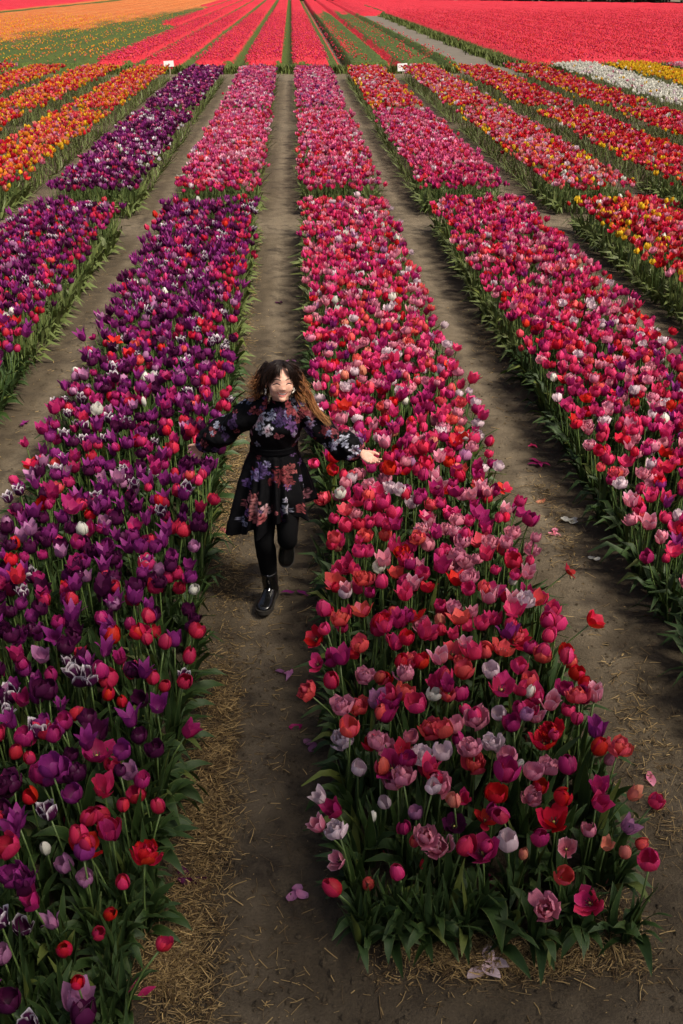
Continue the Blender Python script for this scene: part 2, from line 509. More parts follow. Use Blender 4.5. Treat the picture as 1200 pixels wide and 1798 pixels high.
# ------------------------------------------------------------------ the wide fields behind
def canopy_mat(name, flower_a, flower_b, green=(0.070, 0.100, 0.018)):
    def f(nt, b):
        a = node(nt, 'ShaderNodeAttribute', attribute_name='tone')
        sp = node(nt, 'ShaderNodeSeparateColor')
        nt.links.new(a.outputs['Color'], sp.inputs[0])
        P = pos(nt)
        n1 = noise(nt, 7.0, 3, 0.7, P)
        n2 = noise(nt, 0.35, 4, 0.6, P)
        fl = mixc(nt, ramp(nt, n2, [(0.35, (0, 0, 0)), (0.65, (1, 1, 1))]), flower_a, flower_b)
        fl = mixc(nt, ramp(nt, noise(nt, 11, 2, 0.6, P), [(0.3, (0.5, 0.5, 0.5)), (0.5, (0, 0, 0))]), fl, tuple(x * 0.55 for x in flower_a))
        gm = ramp(nt, noise(nt, 4.0, 4, 0.7, P), [(0.3, tuple(x * 0.6 for x in green)), (0.7, tuple(x * 1.35 for x in green))])
        w = mth(nt, 'MULTIPLY', mth(nt, 'SUBTRACT', mth(nt, 'ADD', sp.outputs[0], mth(nt, 'MULTIPLY', mth(nt, 'SUBTRACT', n1, 0.5), 1.1)), 0.45), 6.0, True)
        nt.links.new(mixc(nt, w, gm, fl), b.inputs['Base Color'])
        b.inputs['Roughness'].default_value = 0.7
        b.inputs['Specular IOR Level'].default_value = 0.2
        bump(nt, b, noise(nt, 7, 3, 0.7, P), 1.0, 0.3)
    return mat(name, f)
M_redc = canopy_mat('red_canopy', (0.56, 0.016, 0.034), (0.62, 0.034, 0.055))
M_orac = canopy_mat('orange_canopy', (0.52, 0.135, 0.030), (0.55, 0.19, 0.055))

def rowed(x, x_gap0, period, gap):
    """1 in the middle of a row, 0 in the gaps"""
    d = np.abs((x - x_gap0 + period / 2) % period - period / 2)
    return sstep(gap * 0.5, gap * 1.1, d)

def bloom_dots(n_pts, geo, X, Y, Z, mats_i, size):
    """little six sided cups, one per flower"""
    k = 5
    ph = np.arange(k) / k * 2 * np.pi
    base = np.concatenate([[[0, 0, -0.9]], np.stack([np.cos(ph) * 0.62, np.sin(ph) * 0.62, np.full(k, 0.0)], 1), np.stack([np.cos(ph) * 0.5, np.sin(ph) * 0.5, np.full(k, 0.75)], 1)])
    T = [(0, 1 + (i + 1) % k, 1 + i) for i in range(k)]
    Q = [(1 + i, 1 + (i + 1) % k, 1 + k + (i + 1) % k, 1 + k + i) for i in range(k)]
    T += [(1 + k, 1 + k + i, 1 + k + i + 1) for i in range(1, k - 1)]
    n = len(X)
    s = size * (0.75 + 0.5 * RNG.random(n))
    V = base[None] * s[:, None, None] + np.stack([X, Y, Z], 1)[:, None, :]
    V[:, :, 0] += (base[None, :, 2] * (RNG.random(n) - 0.5)[:, None]) * s[:, None]
    off = (np.arange(n) * len(base))[:, None, None]
    col = np.zeros((n, len(base), 4))
    col[:, :, 0] = 0.3; col[:, :, 1] = 0.2 + 0.3 * (base[None, :, 2] + 0.9); col[:, :, 2] = RNG.random(n)[:, None]; col[:, :, 3] = 1
    Qa = (np.array(Q)[None] + off).reshape(-1, 4); Ta = (np.array(T)[None] + off).reshape(-1, 3)
    geo.add(V.reshape(-1, 3), Qa, Ta, 0, col.reshape(-1, 4))
    geo.mq[-1] = np.repeat(mats_i, len(Q)); geo.mt[-1] = np.repeat(mats_i, len(T))

def field(name, xs, ys, hfun, dfun, mfield, dot_d, dot_vars, dot_y, size=0.042, xlim=None):
    """a field: a bumpy canopy sheet down to the ground with single flower heads standing over its near part"""
    X, Y = np.meshgrid(xs, ys)
    H = hfun(X, Y)
    D = dfun(X, Y)
    Z = H * (0.80 + 0.4 * fbm(X * 2.2, Y * 2.2, seed=31, octs=3)) * 0.95
    Z[0, :] = 0.0; Z[-1, :] = 0.0; Z[:, 0] = 0.0; Z[:, -1] = 0.0
    g = Geo()
    col = np.zeros((X.size, 4)); col[:, 0] = D.ravel(); col[:, 3] = 1
    mats = [PM[v] for v in dot_vars] + [mfield]
    g.add(np.stack([X.ravel(), Y.ravel(), Z.ravel()], 1), grid_faces(len(xs), len(ys)), None, len(dot_vars), col)
    y0, y1 = dot_y
    area = (xs[-1] - xs[0]) * (y1 - y0)
    n = int(area * dot_d)
    px = xs[0] + RNG.random(n) * (xs[-1] - xs[0]); py = y0 + (y1 - y0) * RNG.random(n)
    keep = RNG.random(n) < dfun(px, py) * (1 - ((py - y0) / (y1 - y0)) ** 1.3)
    sx, sy, _ = project(np.stack([px, py, np.full(n, 0.4)], 1))
    keep &= (sx > -60) & (sx < 1260)
    px, py = px[keep], py[keep]
    pz = hfun(px, py) * (1.0 + 0.25 * RNG.random(len(px))) + 0.02
    mi = RNG.integers(0, len(dot_vars), len(px))
    bloom_dots(len(px), g, px, py, pz, mi, size)
    o = link(name, g.mesh(name, mats))
    tag(o, kind='stuff')
    return o

def ygrid(a, b, s0=0.4, grow=1.035):
    y = [a]; s = s0
    while y[-1] < b:
        y.append(y[-1] + s); s *= grow
    return np.array(y)

def inrow(x, y):
    left = -8.05 - 2.0 * sstep(80, 84, y) - 2.0 * sstep(140, 144, y)
    edge = sstep(-0.1, 0.25, x - left)
    return edge
red_rows = field('red_tulip_rows', np.arange(-12.2, 2.15, 0.16), ygrid(43.2, 196, 0.45),
      lambda x, y: 0.05 + 0.37 * rowed(x, -0.22, 1.96, 0.27) * inrow(x, y), lambda x, y: 0.97 * rowed(x, -0.22, 1.96, 0.30) * inrow(x, y) * sstep(43.0, 44.6, y + 1.2 * vnoise(x * 2, y * 0, seed=9)) * (1 - 0.5 * np.exp(-((y - 72) / 0.5) ** 2)),
      M_redc, 34, ['cherry', 'coral', 'hot', 'cherry', 'coral'], (43.8, 120))
def strip_d(x, y):
    band = np.exp(-((x - 4.15) / 0.30) ** 2) * 0.42 + 0.5 * vnoise(x * 1.2, y * 0.5, seed=12) * rowed(x, 4.6, 1.2, 0.3) + 0.2 * np.exp(-((x - 2.5) / 0.3) ** 2)
    return np.clip(band + 0.8 * sstep(92, 135, y), 0, 0.97)
field('half_bloomed_strip', np.arange(2.2, 6.75, 0.16), ygrid(42.6, 190, 0.45), lambda x, y: 0.08 + 0.32 * rowed(x, 4.05, 1.96, 0.25), strip_d, M_redc, 26, ['coral', 'red', 'coral'], (43, 100))
def right_h(x, y):
    lane = sstep(112, 114, y)
    on = np.maximum(lane, sstep(9.3, 9.8, x))
    return (0.03 + 0.40 * (0.35 + 0.65 * rowed(x, 10.9, 1.96, 0.22))) * on
field('red_tulip_field', np.arange(9.0, 66, 0.45), ygrid(42.8, 150, 0.55), right_h,
      lambda x, y: np.clip(0.96 * (0.5 + 0.5 * rowed(x, 10.9, 1.96, 0.22)) * sstep(9.5, 9.9, x) * sstep(42.7, 44.0, y + vnoise(x, y * 0, seed=2)), 0, 1), M_redc, 21, ['red', 'cherry', 'coral', 'cherry', 'red'], (43.2, 125))
field('far_red_tulip_field', np.arange(6.75, 66, 0.9), ygrid(113.5, 190, 1.2), lambda x, y: 0.4 * sstep(0, 1, (190 - 0.85 * (x - 18)) - y) + x * 0, lambda x, y: 0.95 + x * 0, M_redc, 0.2, ['coral', 'red'], (114, 150))
def ora_d(x, y):
    t = (-9.2 - x) + (y - 118) * 0.03 + (fbm(x * 0.4, y * 0.2, seed=40) - 0.5) * 4.0     # further left and further back is denser
    band = 0.24 + 0.2 * vnoise(x * 0.5, y * 0.25, seed=44)
    near = np.clip((y - 47) / 70.0, 0, 1)
    d = band * 0.75 * (0.3 + vnoise(x * 0.9, y * 0.5, seed=45)) + 0.74 * sstep(1.5, 11.0, t + 0.055 * (y - 60))
    edge = sstep(0.2, 0.8, inrow(x, y))
    gap = np.exp(-((x + 29.6 - 0.02 * (y - 115)) / 0.9) ** 2)
    return np.clip(d * (1 - gap), 0, 0.96) * (1 - edge)
def ora_h(x, y):
    return (0.05 + 0.33 * (0.45 + 0.55 * rowed(x, -12.0, 1.96, 0.3))) * (1 - sstep(0.2, 0.9, inrow(x, y)))
field('orange_tulip_field', np.arange(-31.5, -8.0, 0.22), ygrid(43.0, 215, 0.5), ora_h, ora_d, M_orac, 26, ['orange', 'yellow', 'salmon', 'yellow', 'orange'], (43.5, 112), 0.040)
field('distant_red_tulip_field', np.arange(-95, -32.2, 1.0), ygrid(70, 240, 1.2), lambda x, y: 0.4 + x * 0, lambda x, y: 0.96 + x * 0, M_redc, 0.4, ['coral', 'red'], (90, 150))

# weeds and grass along the track and the field ends
M_weed = plain('weed', (0.072, 0.092, 0.020), 0.7, spec=0.2, vary=0.5, vscale=2)
def blades(geo, X, Y, h, w, mat_i=0):
    n = len(X)
    a = RNG.random(n) * 2 * np.pi
    L = h * (0.5 + RNG.random(n))
    dx, dy = np.cos(a), np.sin(a)
    lean = L * (0.25 + 0.5 * RNG.random(n))
    P0 = np.stack([X - dy * w, Y + dx * w, np.zeros(n) + 0.0], 1); P1 = np.stack([X + dy * w, Y - dx * w, np.zeros(n)], 1)
    P2 = np.stack([X + dx * lean * 0.4 + dy * w, Y + dy * lean * 0.4 - dx * w, L * 0.6], 1); P3 = np.stack([X + dx * lean * 0.4 - dy * w, Y + dy * lean * 0.4 + dx * w, L * 0.6], 1)
    P4 = np.stack([X + dx * lean, Y + dy * lean, L], 1)
    V = np.stack([P0, P1, P2, P3, P4], 1).reshape(-1, 3)
    o = np.arange(n)[:, None] * 5
    col = np.zeros((n, 5, 4)); col[:, :, 1] = [0, 0, .6, .6, 1]; col[:, :, 2] = RNG.random(n)[:, None]; col[:, :, 3] = 1
    geo.add(V, np.array([[0, 1, 2, 3]]) + o, np.array([[3, 2, 4]]) + o, mat_i, col.reshape(-1, 4))
g = Geo()
n = 7000
yy = 42.5 + 69 * RNG.random(n) ** 1.5
blades(g, 9.3 + 0.22 * RNG.standard_normal(n) + 0.2 * np.sin(yy * 0.9), yy, 0.26, 0.022)
blades(g, 9.6 + 7.5 * RNG.random(2600), 42.6 + 0.3 * RNG.standard_normal(2600), 0.30, 0.025)
blades(g, -8 + 14.6 * RNG.random(4200), 43.0 + 0.3 * RNG.standard_normal(4200), 0.24, 0.022)
tag(link('weeds', g.mesh('weeds', [M_weed])), kind='stuff')

# the dark wood at the far edge of the fields
M_bark = plain('bark', (0.06, 0.045, 0.035), 0.9, vary=0.3, vscale=6)
def wood_leaf(nt, b):
    P = pos(nt)
    nt.links.new(ramp(nt, noise(nt, 0.7, 4, 0.7, P), [(0.3, (0.012, 0.024, 0.008)), (0.7, (0.035, 0.060, 0.018))]), b.inputs['Base Color'])
    b.inputs['Roughness'].default_value = 0.8
M_wood = mat('wood_leaves', wood_leaf)
g = Geo()
def leaf_cloud(geo, c, r, n, s):
    p = RNG.standard_normal((n, 3)); p /= np.linalg.norm(p, axis=1)[:, None]
    p = p * (0.55 + 0.5 * RNG.random(n))[:, None] * np.asarray(r) + np.asarray(c)
    p[:, 2] = np.maximum(p[:, 2], 0.1)
    a = RNG.standard_normal((n, 3)); a /= np.linalg.norm(a, axis=1)[:, None]
    b_ = np.cross(a, RNG.standard_normal((n, 3))); b_ /= np.linalg.norm(b_, axis=1)[:, None]
    sz = (s * (0.6 + 0.8 * RNG.random(n)))[:, None]
    V = np.stack([p - a * sz, p + b_ * sz * 0.5, p + a * sz, p - b_ * sz * 0.5], 1).reshape(-1, 3)
    geo.add(V, np.arange(n)[:, None] * 4 + np.array([[0, 1, 2, 3]]), None, 1)
for k in range(30):
    f = k / 29
    x = 2 + 66 * f + random.uniform(-0.8, 0.8)
    y = 200 - 0.80 * max(0, x - 16) - 0.1 * min(x, 16) + random.uniform(-1, 1)
    h = random.uniform(8, 13)
    V, Q, T = tube([(x, y, -0.1), (x + 0.1, y, h * 0.4), (x + random.uniform(-.4, .4), y, h * 0.8)], [0.28, 0.2, 0.06], 7)
    g.add(V, Q, T, 0)
    for q in range(4):
        leaf_cloud(g, (x + random.uniform(-1.6, 1.6), y + random.uniform(-1.2, 1.2), h * random.uniform(0.4, 0.9)), (2.0, 1.8, 2.0), 110, 0.45)
    for q in range(3):
        leaf_cloud(g, (x + random.uniform(-1.6, 1.6), y - 1.5 + random.uniform(-1, 1), 0.9), (1.5, 1.2, 1.3), 130, 0.3)
tag(link('far_wood', g.mesh('far_wood', [M_bark, M_wood], False)), kind='stuff')

# an unseen tree, added beside the camera so its crown shades the near beds
tr_ = empty('shade_tree', (4.9, -1.7, 0.0)); tag(tr_, 'thin crowned leafy sun blocker, added out of view to shade the near bed ends', 'shade_tree')
g = Geo()
V, Q, T = tube(spline([(0, 0, -.1), (.05, .03, 2.5), (-.1, .1, 5.5), (.0, .1, 9.5)], 14), spline([(.24,), (.18,), (.13,), (.03,)], 14)[:, 0], 10); g.add(V, Q, T)
tips = []
for k in range(26):
    a = k * 2.4 + RNG.normal(0, .3); z0 = 4.2 + 4.6 * k / 25; L = (3.4 - 1.6 * k / 25) * RNG.uniform(.8, 1.15)
    e = np.array([math.cos(a) * L, math.sin(a) * L, z0 + L * .45])
    V, Q, T = tube(spline([(0, .08, z0), tuple(np.array([e[0] * .5, e[1] * .5, (z0 + e[2]) / 2 + .15])), tuple(e)], 8), spline([(.065,), (.04,), (.012,)], 8)[:, 0], 6); g.add(V, Q, T)
    tips += [e, e * np.array([.6, .6, 1]), e * np.array([.8, .8, 1]) + RNG.normal(0, .3, 3)]
link('trunk', g.mesh('trunk', [M_bark]), tr_)
g = Geo()
for e in tips:
    n = 78
    p = e + RNG.normal(0, .48, (n, 3))
    a = RNG.standard_normal((n, 3)); a /= np.linalg.norm(a, axis=1)[:, None]
    b_ = np.cross(a, RNG.standard_normal((n, 3))); b_ /= np.linalg.norm(b_, axis=1)[:, None]
    sz = RNG.uniform(.06, .12, n)[:, None]
    V = np.stack([p - a * sz, p + b_ * sz * .55, p + a * sz, p - b_ * sz * .55], 1).reshape(-1, 3)
    g.add(V, np.arange(n)[:, None] * 4 + np.array([[0, 1, 2, 3]]), None, 0)
link('crown', g.mesh('crown', [M_wood], False), tr_)
# ------------------------------------------------------------------ tulip pieces
# the midline of a petal (distance from the axis, height), half width, outline, roundness, ruffle
FORMS = {
 'egg':    [dict(c=[(.003, 0), (.023, .010), (.029, .030), (.025, .052), (.013, .068)], W=.026, tip=.45, cup=1.0, ruf=.0, n=3, a0=0),
            dict(c=[(.003, 0), (.020, .011), (.025, .030), (.021, .052), (.008, .066)], W=.025, tip=.45, cup=1.0, ruf=.0, n=3, a0=60)],
 'cup':    [dict(c=[(.003, 0), (.025, .009), (.034, .028), (.034, .047), (.029, .062)], W=.029, tip=.62, cup=1.0, ruf=.0015, n=3, a0=0),
            dict(c=[(.003, 0), (.022, .010), (.030, .028), (.029, .048), (.022, .060)], W=.027, tip=.62, cup=1.0, ruf=.0015, n=3, a0=60)],
 'goblet': [dict(c=[(.003, 0), (.024, .011), (.031, .032), (.033, .052), (.043, .070)], W=.026, tip=.28, cup=1.1, ruf=.002, n=3, a0=0),
            dict(c=[(.003, 0), (.021, .012), (.027, .032), (.027, .052), (.030, .068)], W=.025, tip=.28, cup=1.1, ruf=.002, n=3, a0=60)],
 'lily':   [dict(c=[(.003, 0), (.019, .013), (.023, .036), (.029, .058), (.050, .078)], W=.019, tip=.12, cup=1.2, ruf=.002, n=3, a0=0),
            dict(c=[(.003, 0), (.016, .014), (.020, .036), (.024, .058), (.036, .080)], W=.018, tip=.12, cup=1.2, ruf=.002, n=3, a0=60)],
 'double': [dict(c=[(.004, 0), (.030, .010), (.043, .027), (.046, .045), (.044, .056)], W=.027, tip=.75, cup=1.2, ruf=.0045, n=5, a0=0),
            dict(c=[(.004, .003), (.022, .015), (.031, .033), (.031, .052), (.026, .062)], W=.024, tip=.75, cup=1.0, ruf=.005, n=5, a0=36),
            dict(c=[(.003, .006), (.012, .02), (.017, .038), (.015, .055), (.009, .064)], W=.019, tip=.75, cup=.9, ruf=.005, n=4, a0=10)],
 'star':   [dict(c=[(.004, 0), (.028, .010), (.052, .026), (.073, .034), (.088, .032)], W=.031, tip=.40, cup=2.0, ruf=.004, n=3, a0=0),
            dict(c=[(.004, .002), (.024, .016), (.044, .036), (.061, .050), (.072, .056)], W=.030, tip=.40, cup=1.8, ruf=.004, n=3, a0=60)],
 'blown':  [dict(c=[(.004, 0), (.027, .010), (.043, .029), (.051, .048), (.061, .062)], W=.033, tip=.52, cup=1.2, ruf=.004, n=3, a0=0),
            dict(c=[(.004, .001), (.023, .012), (.036, .031), (.041, .051), (.045, .064)], W=.031, tip=.52, cup=1.2, ruf=.004, n=3, a0=60)],
 'fringe': [dict(c=[(.003, 0), (.023, .010), (.031, .029), (.032, .050), (.038, .064)], W=.026, tip=.55, cup=1.0, ruf=.004, n=3, a0=0),
            dict(c=[(.003, 0), (.020, .010), (.027, .029), (.027, .050), (.026, .064)], W=.025, tip=.55, cup=1.0, ruf=.004, n=3, a0=60)],
 'bud':    [dict(c=[(.002, 0), (.013, .012), (.017, .032), (.013, .052), (.005, .066)], W=.017, tip=.25, cup=1.0, ruf=.0, n=3, a0=0),
            dict(c=[(.002, 0), (.011, .012), (.014, .032), (.010, .052), (.003, .063)], W=.016, tip=.25, cup=1.0, ruf=.0, n=3, a0=60)],
}
def petal_geo(w, nu, nv, seed=0):
    v = np.linspace(0, 1, nv)
    c = spline(w['c'], nv)
    rho, z = c[:, 0], c[:, 1]
    k = w['tip']                                             # 0 pointed .. 1 broad
    wid = w['W'] * np.sin(np.pi * np.clip(0.10 + 0.62 * v ** 0.85, 0, 0.5)) * np.where(v < 0.55, 1, 0) + 0
    body = np.sin(np.pi * np.clip(0.10 + 0.75 * v, 0, 0.5))
    t = np.clip((v - 0.50) / 0.50, 0, 1)
    end = (1 - t ** (1.5 + 2.2 * k)) ** (0.9 - 0.45 * k)
    wid = w['W'] * body * np.maximum(end, 0.10 + 0.12 * k)
    u = np.linspace(-1, 1, nu)
    U, Vv = np.meshgrid(u, v)
    s = U * wid[:, None]
    Rc = np.maximum(rho, 0.011)[:, None] * w['cup']
    a = np.clip(s / Rc, -1.35, 1.35)
    x = rho[:, None] - Rc * (1 - np.cos(a)) * 0.9
    y = Rc * np.sin(a)
    dz = -0.10 * wid[:, None] * U ** 2
    rr = np.random.default_rng(seed + 11)
    ph = rr.random(4) * 6.28
    ruf = w['ruf'] * Vv * (np.sin(5.5 * U + ph[0]) * 0.7 + np.abs(U) * np.sin(9 * Vv + ph[1] + 2 * U))
    zz = z[:, None] + dz + ruf * 0.8
    V = np.stack([x + ruf, y, zz], 2).reshape(-1, 3)
    tone = np.zeros((nu * nv, 4))
    tone[:, 0] = np.abs(U).ravel(); tone[:, 1] = Vv.ravel(); tone[:, 2] = 0; tone[:, 3] = 1
    return V, grid_faces(nu, nv), tone

def rotz(V, a):
    c, s = math.cos(a), math.sin(a)
    return np.stack([V[:, 0] * c - V[:, 1] * s, V[:, 0] * s + V[:, 1] * c, V[:, 2]], 1)

def bloom_geo(form, nu, nv, whorls=9, skip=0):
    Vs, Qs, Ts, n = [], [], [], 0
    for wi, w in enumerate(FORMS[form][:whorls]):
        for k in range(w['n']):
            V, Q, T = petal_geo(w, nu, nv, seed=wi * 7 + k)
            sc = 1 + 0.07 * math.sin(k * 2.7 + wi)
            V = rotz(V * np.array([1, 1, sc]), math.radians(w['a0'] + 360 / w['n'] * k) + 0.12 * math.sin(k * 5 + wi))
            T = T.copy(); T[:, 2] = (k * 0.13 + wi * 0.29) % 0.35
            Vs.append(V); Qs.append(Q + n); Ts.append(T); n += len(V)
    return np.concatenate(Vs), np.concatenate(Qs), np.concatenate(Ts)

# leaves grow from the base out along +x
LEAVES = [   # midline, half width
    ([(.004, 0, .0), (.020, 0, .11), (.050, 0, .21), (.105, 0, .275)], .015),
    ([(.004, 0, .0), (.012, 0, .12), (.028, 0, .23), (.050, 0, .34)], .0125),
    ([(.004, 0, .0), (.040, 0, .10), (.105, 0, .170), (.185, 0, .150)], .017),
    ([(.004, 0, .01), (.060, 0, .07), (.135, 0, .085), (.200, 0, .045)], .019),
    ([(.004, 0, .02), (.050, 0, .11), (.110, 0, .120), (.160, 0, .045)], .018),
    ([(.004, 0, .0), (.030, 0, .12), (.078, 0, .20), (.150, 0, .215)], .016),
]
def leaf_geo(k, nu, nv, wscale=1.0):
    mid, W = LEAVES[k]
    W = W * wscale
    c = spline(mid, nv)
    v = np.linspace(0, 1, nv)
    wid = W * (np.sin(np.pi * (0.16 + 0.84 * v ** 0.9)) ** 0.75)
    wid[-1] = 0.0008
    T = np.gradient(c, axis=0); T /= np.linalg.norm(T, axis=1)[:, None]
    N = np.stack([-T[:, 2], 0 * v, T[:, 0]], 1)
    u = np.linspace(-1, 1, nu)
    V = []
    for i in range(nv):
        tw = (0.45 + 0.5 * v[i]) * math.sin(k * 2 + 2.6 * v[i])
        side = np.array([0, math.cos(tw), 0]) + N[i] * math.sin(tw)
        for uu in u:
            fold = wid[i] * 0.55 * (abs(uu) ** 1.3) * (1 - 0.5 * v[i]) + 0.004 * math.sin(7 * v[i] + k + 2.5 * uu) * abs(uu)
            V.append(c[i] + side * uu * wid[i] + N[i] * fold)
    tone = np.zeros((nu * nv, 4)); tone[:, 0] = np.abs(np.tile(u, nv)); tone[:, 1] = np.repeat(v, nu); tone[:, 3] = 1
    return np.array(V), grid_faces(nu, nv), tone

# ------------------------------------------------------------------ where the tulips stand
MIX = {  # (variety, weight) and a slow drift so that kinds gather in patches
 'pink':    dict(hot=.30, magenta=.17, coral=.12, red=.075, cherry=.06, pink=.15, rose=.055, pale=.06, violet=.015, white=.012, salmon=.015, lilac=.02),
 'pink2':   dict(hot=.36, magenta=.19, pink=.14, rose=.05, coral=.09, cherry=.10, red=.03, pale=.025, lilac=.02),
 'pink3':   dict(hot=.34, magenta=.28, pink=.14, rose=.06, pale=.03, lilac=.06, violet=.05, cherry=.06),
 'rosy':    dict(hot=.29, magenta=.22, cherry=.09, red=.12, coral=.07, pink=.10, rose=.04, pale=.04, violet=.03, white=.008, salmon=.01),
 'rosy2':   dict(hot=.34, magenta=.30, cherry=.11, pink=.08, rose=.035, red=.06, coral=.05, pale=.03),
 'purple':  dict(violet=.36, dark=.21, edged=.07, magenta=.16, cherry=.055, hot=.025, lilac=.055, red=.035, white=.008, coral=.012),
 'dark':    dict(violet=.34, dark=.34, edged=.09, magenta=.12, cherry=.03, lilac=.05, white=.01, pink=.02),
 'dark2':   dict(violet=.38, dark=.34, magenta=.12, lilac=.05, pink=.05, edged=.03),
 'redmix':  dict(red=.33, darkred=.12, coral=.16, cherry=.08, pink=.10, salmon=.06, yellow=.05, orange=.07, white=.015, hot=.02),
 'redmix2': dict(red=.22, darkred=.05, coral=.18, pink=.20, pale=.06, salmon=.08, yellow=.04, orange=.05, cherry=.07, hot=.06, white=.01),
 'orangemix': dict(orange=.27, red=.21, coral=.24, yellow=.10, salmon=.13, cherry=.05, pink=.04),
 'whites':  dict(white=.90, pale=.07, yellow=.02, pink=.01), 'yellows': dict(yellow=.86, orange=.12, white=.02), 'pinks': dict(pink=.5, pale=.3, coral=.2),
}
FORM_OF = {
 'hot': [('cup', .45), ('goblet', .3), ('egg', .15), ('blown', .1)], 'magenta': [('cup', .4), ('goblet', .35), ('egg', .15), ('blown', .1)],
 'cherry': [('egg', .55), ('cup', .35), ('goblet', .1)], 'red': [('cup', .35), ('egg', .3), ('blown', .2), ('double', .1), ('star', .05)],
 'darkred': [('cup', .5), ('blown', .5)], 'coral': [('cup', .4), ('double', .25), ('egg', .25), ('blown', .1)], 'salmon': [('egg', .5), ('cup', .4), ('bud', .1)],
 'pink': [('double', .6), ('cup', .25), ('goblet', .15)], 'pale': [('double', .55), ('cup', .45)], 'rose': [('double', .4), ('goblet', .6)],
 'violet': [('goblet', .3), ('lily', .4), ('cup', .3)], 'dark': [('cup', .5), ('goblet', .3), ('double', .2)], 'edged': [('fringe', 1.0)],
 'lilac': [('cup', .45), ('goblet', .4), ('egg', .15)], 'white': [('egg', .5), ('cup', .4), ('bud', .1)], 'whitered': [('egg', 1)],
 'yellow': [('egg', .6), ('cup', .4)], 'orange': [('cup', .6), ('egg', .4)],
}
FORM_WORD = {'egg': 'closed egg shaped', 'cup': 'rounded cup', 'goblet': 'flaring', 'lily': 'long pointed', 'double': 'ruffled double', 'star': 'wide open',
             'blown': 'loosely opened', 'fringe': 'frilled', 'bud': 'slim budded'}

plants = []      # x, y, height, lean x, lean y, form, variety, size, rotation, edge direction or None, bed index, hand placed label
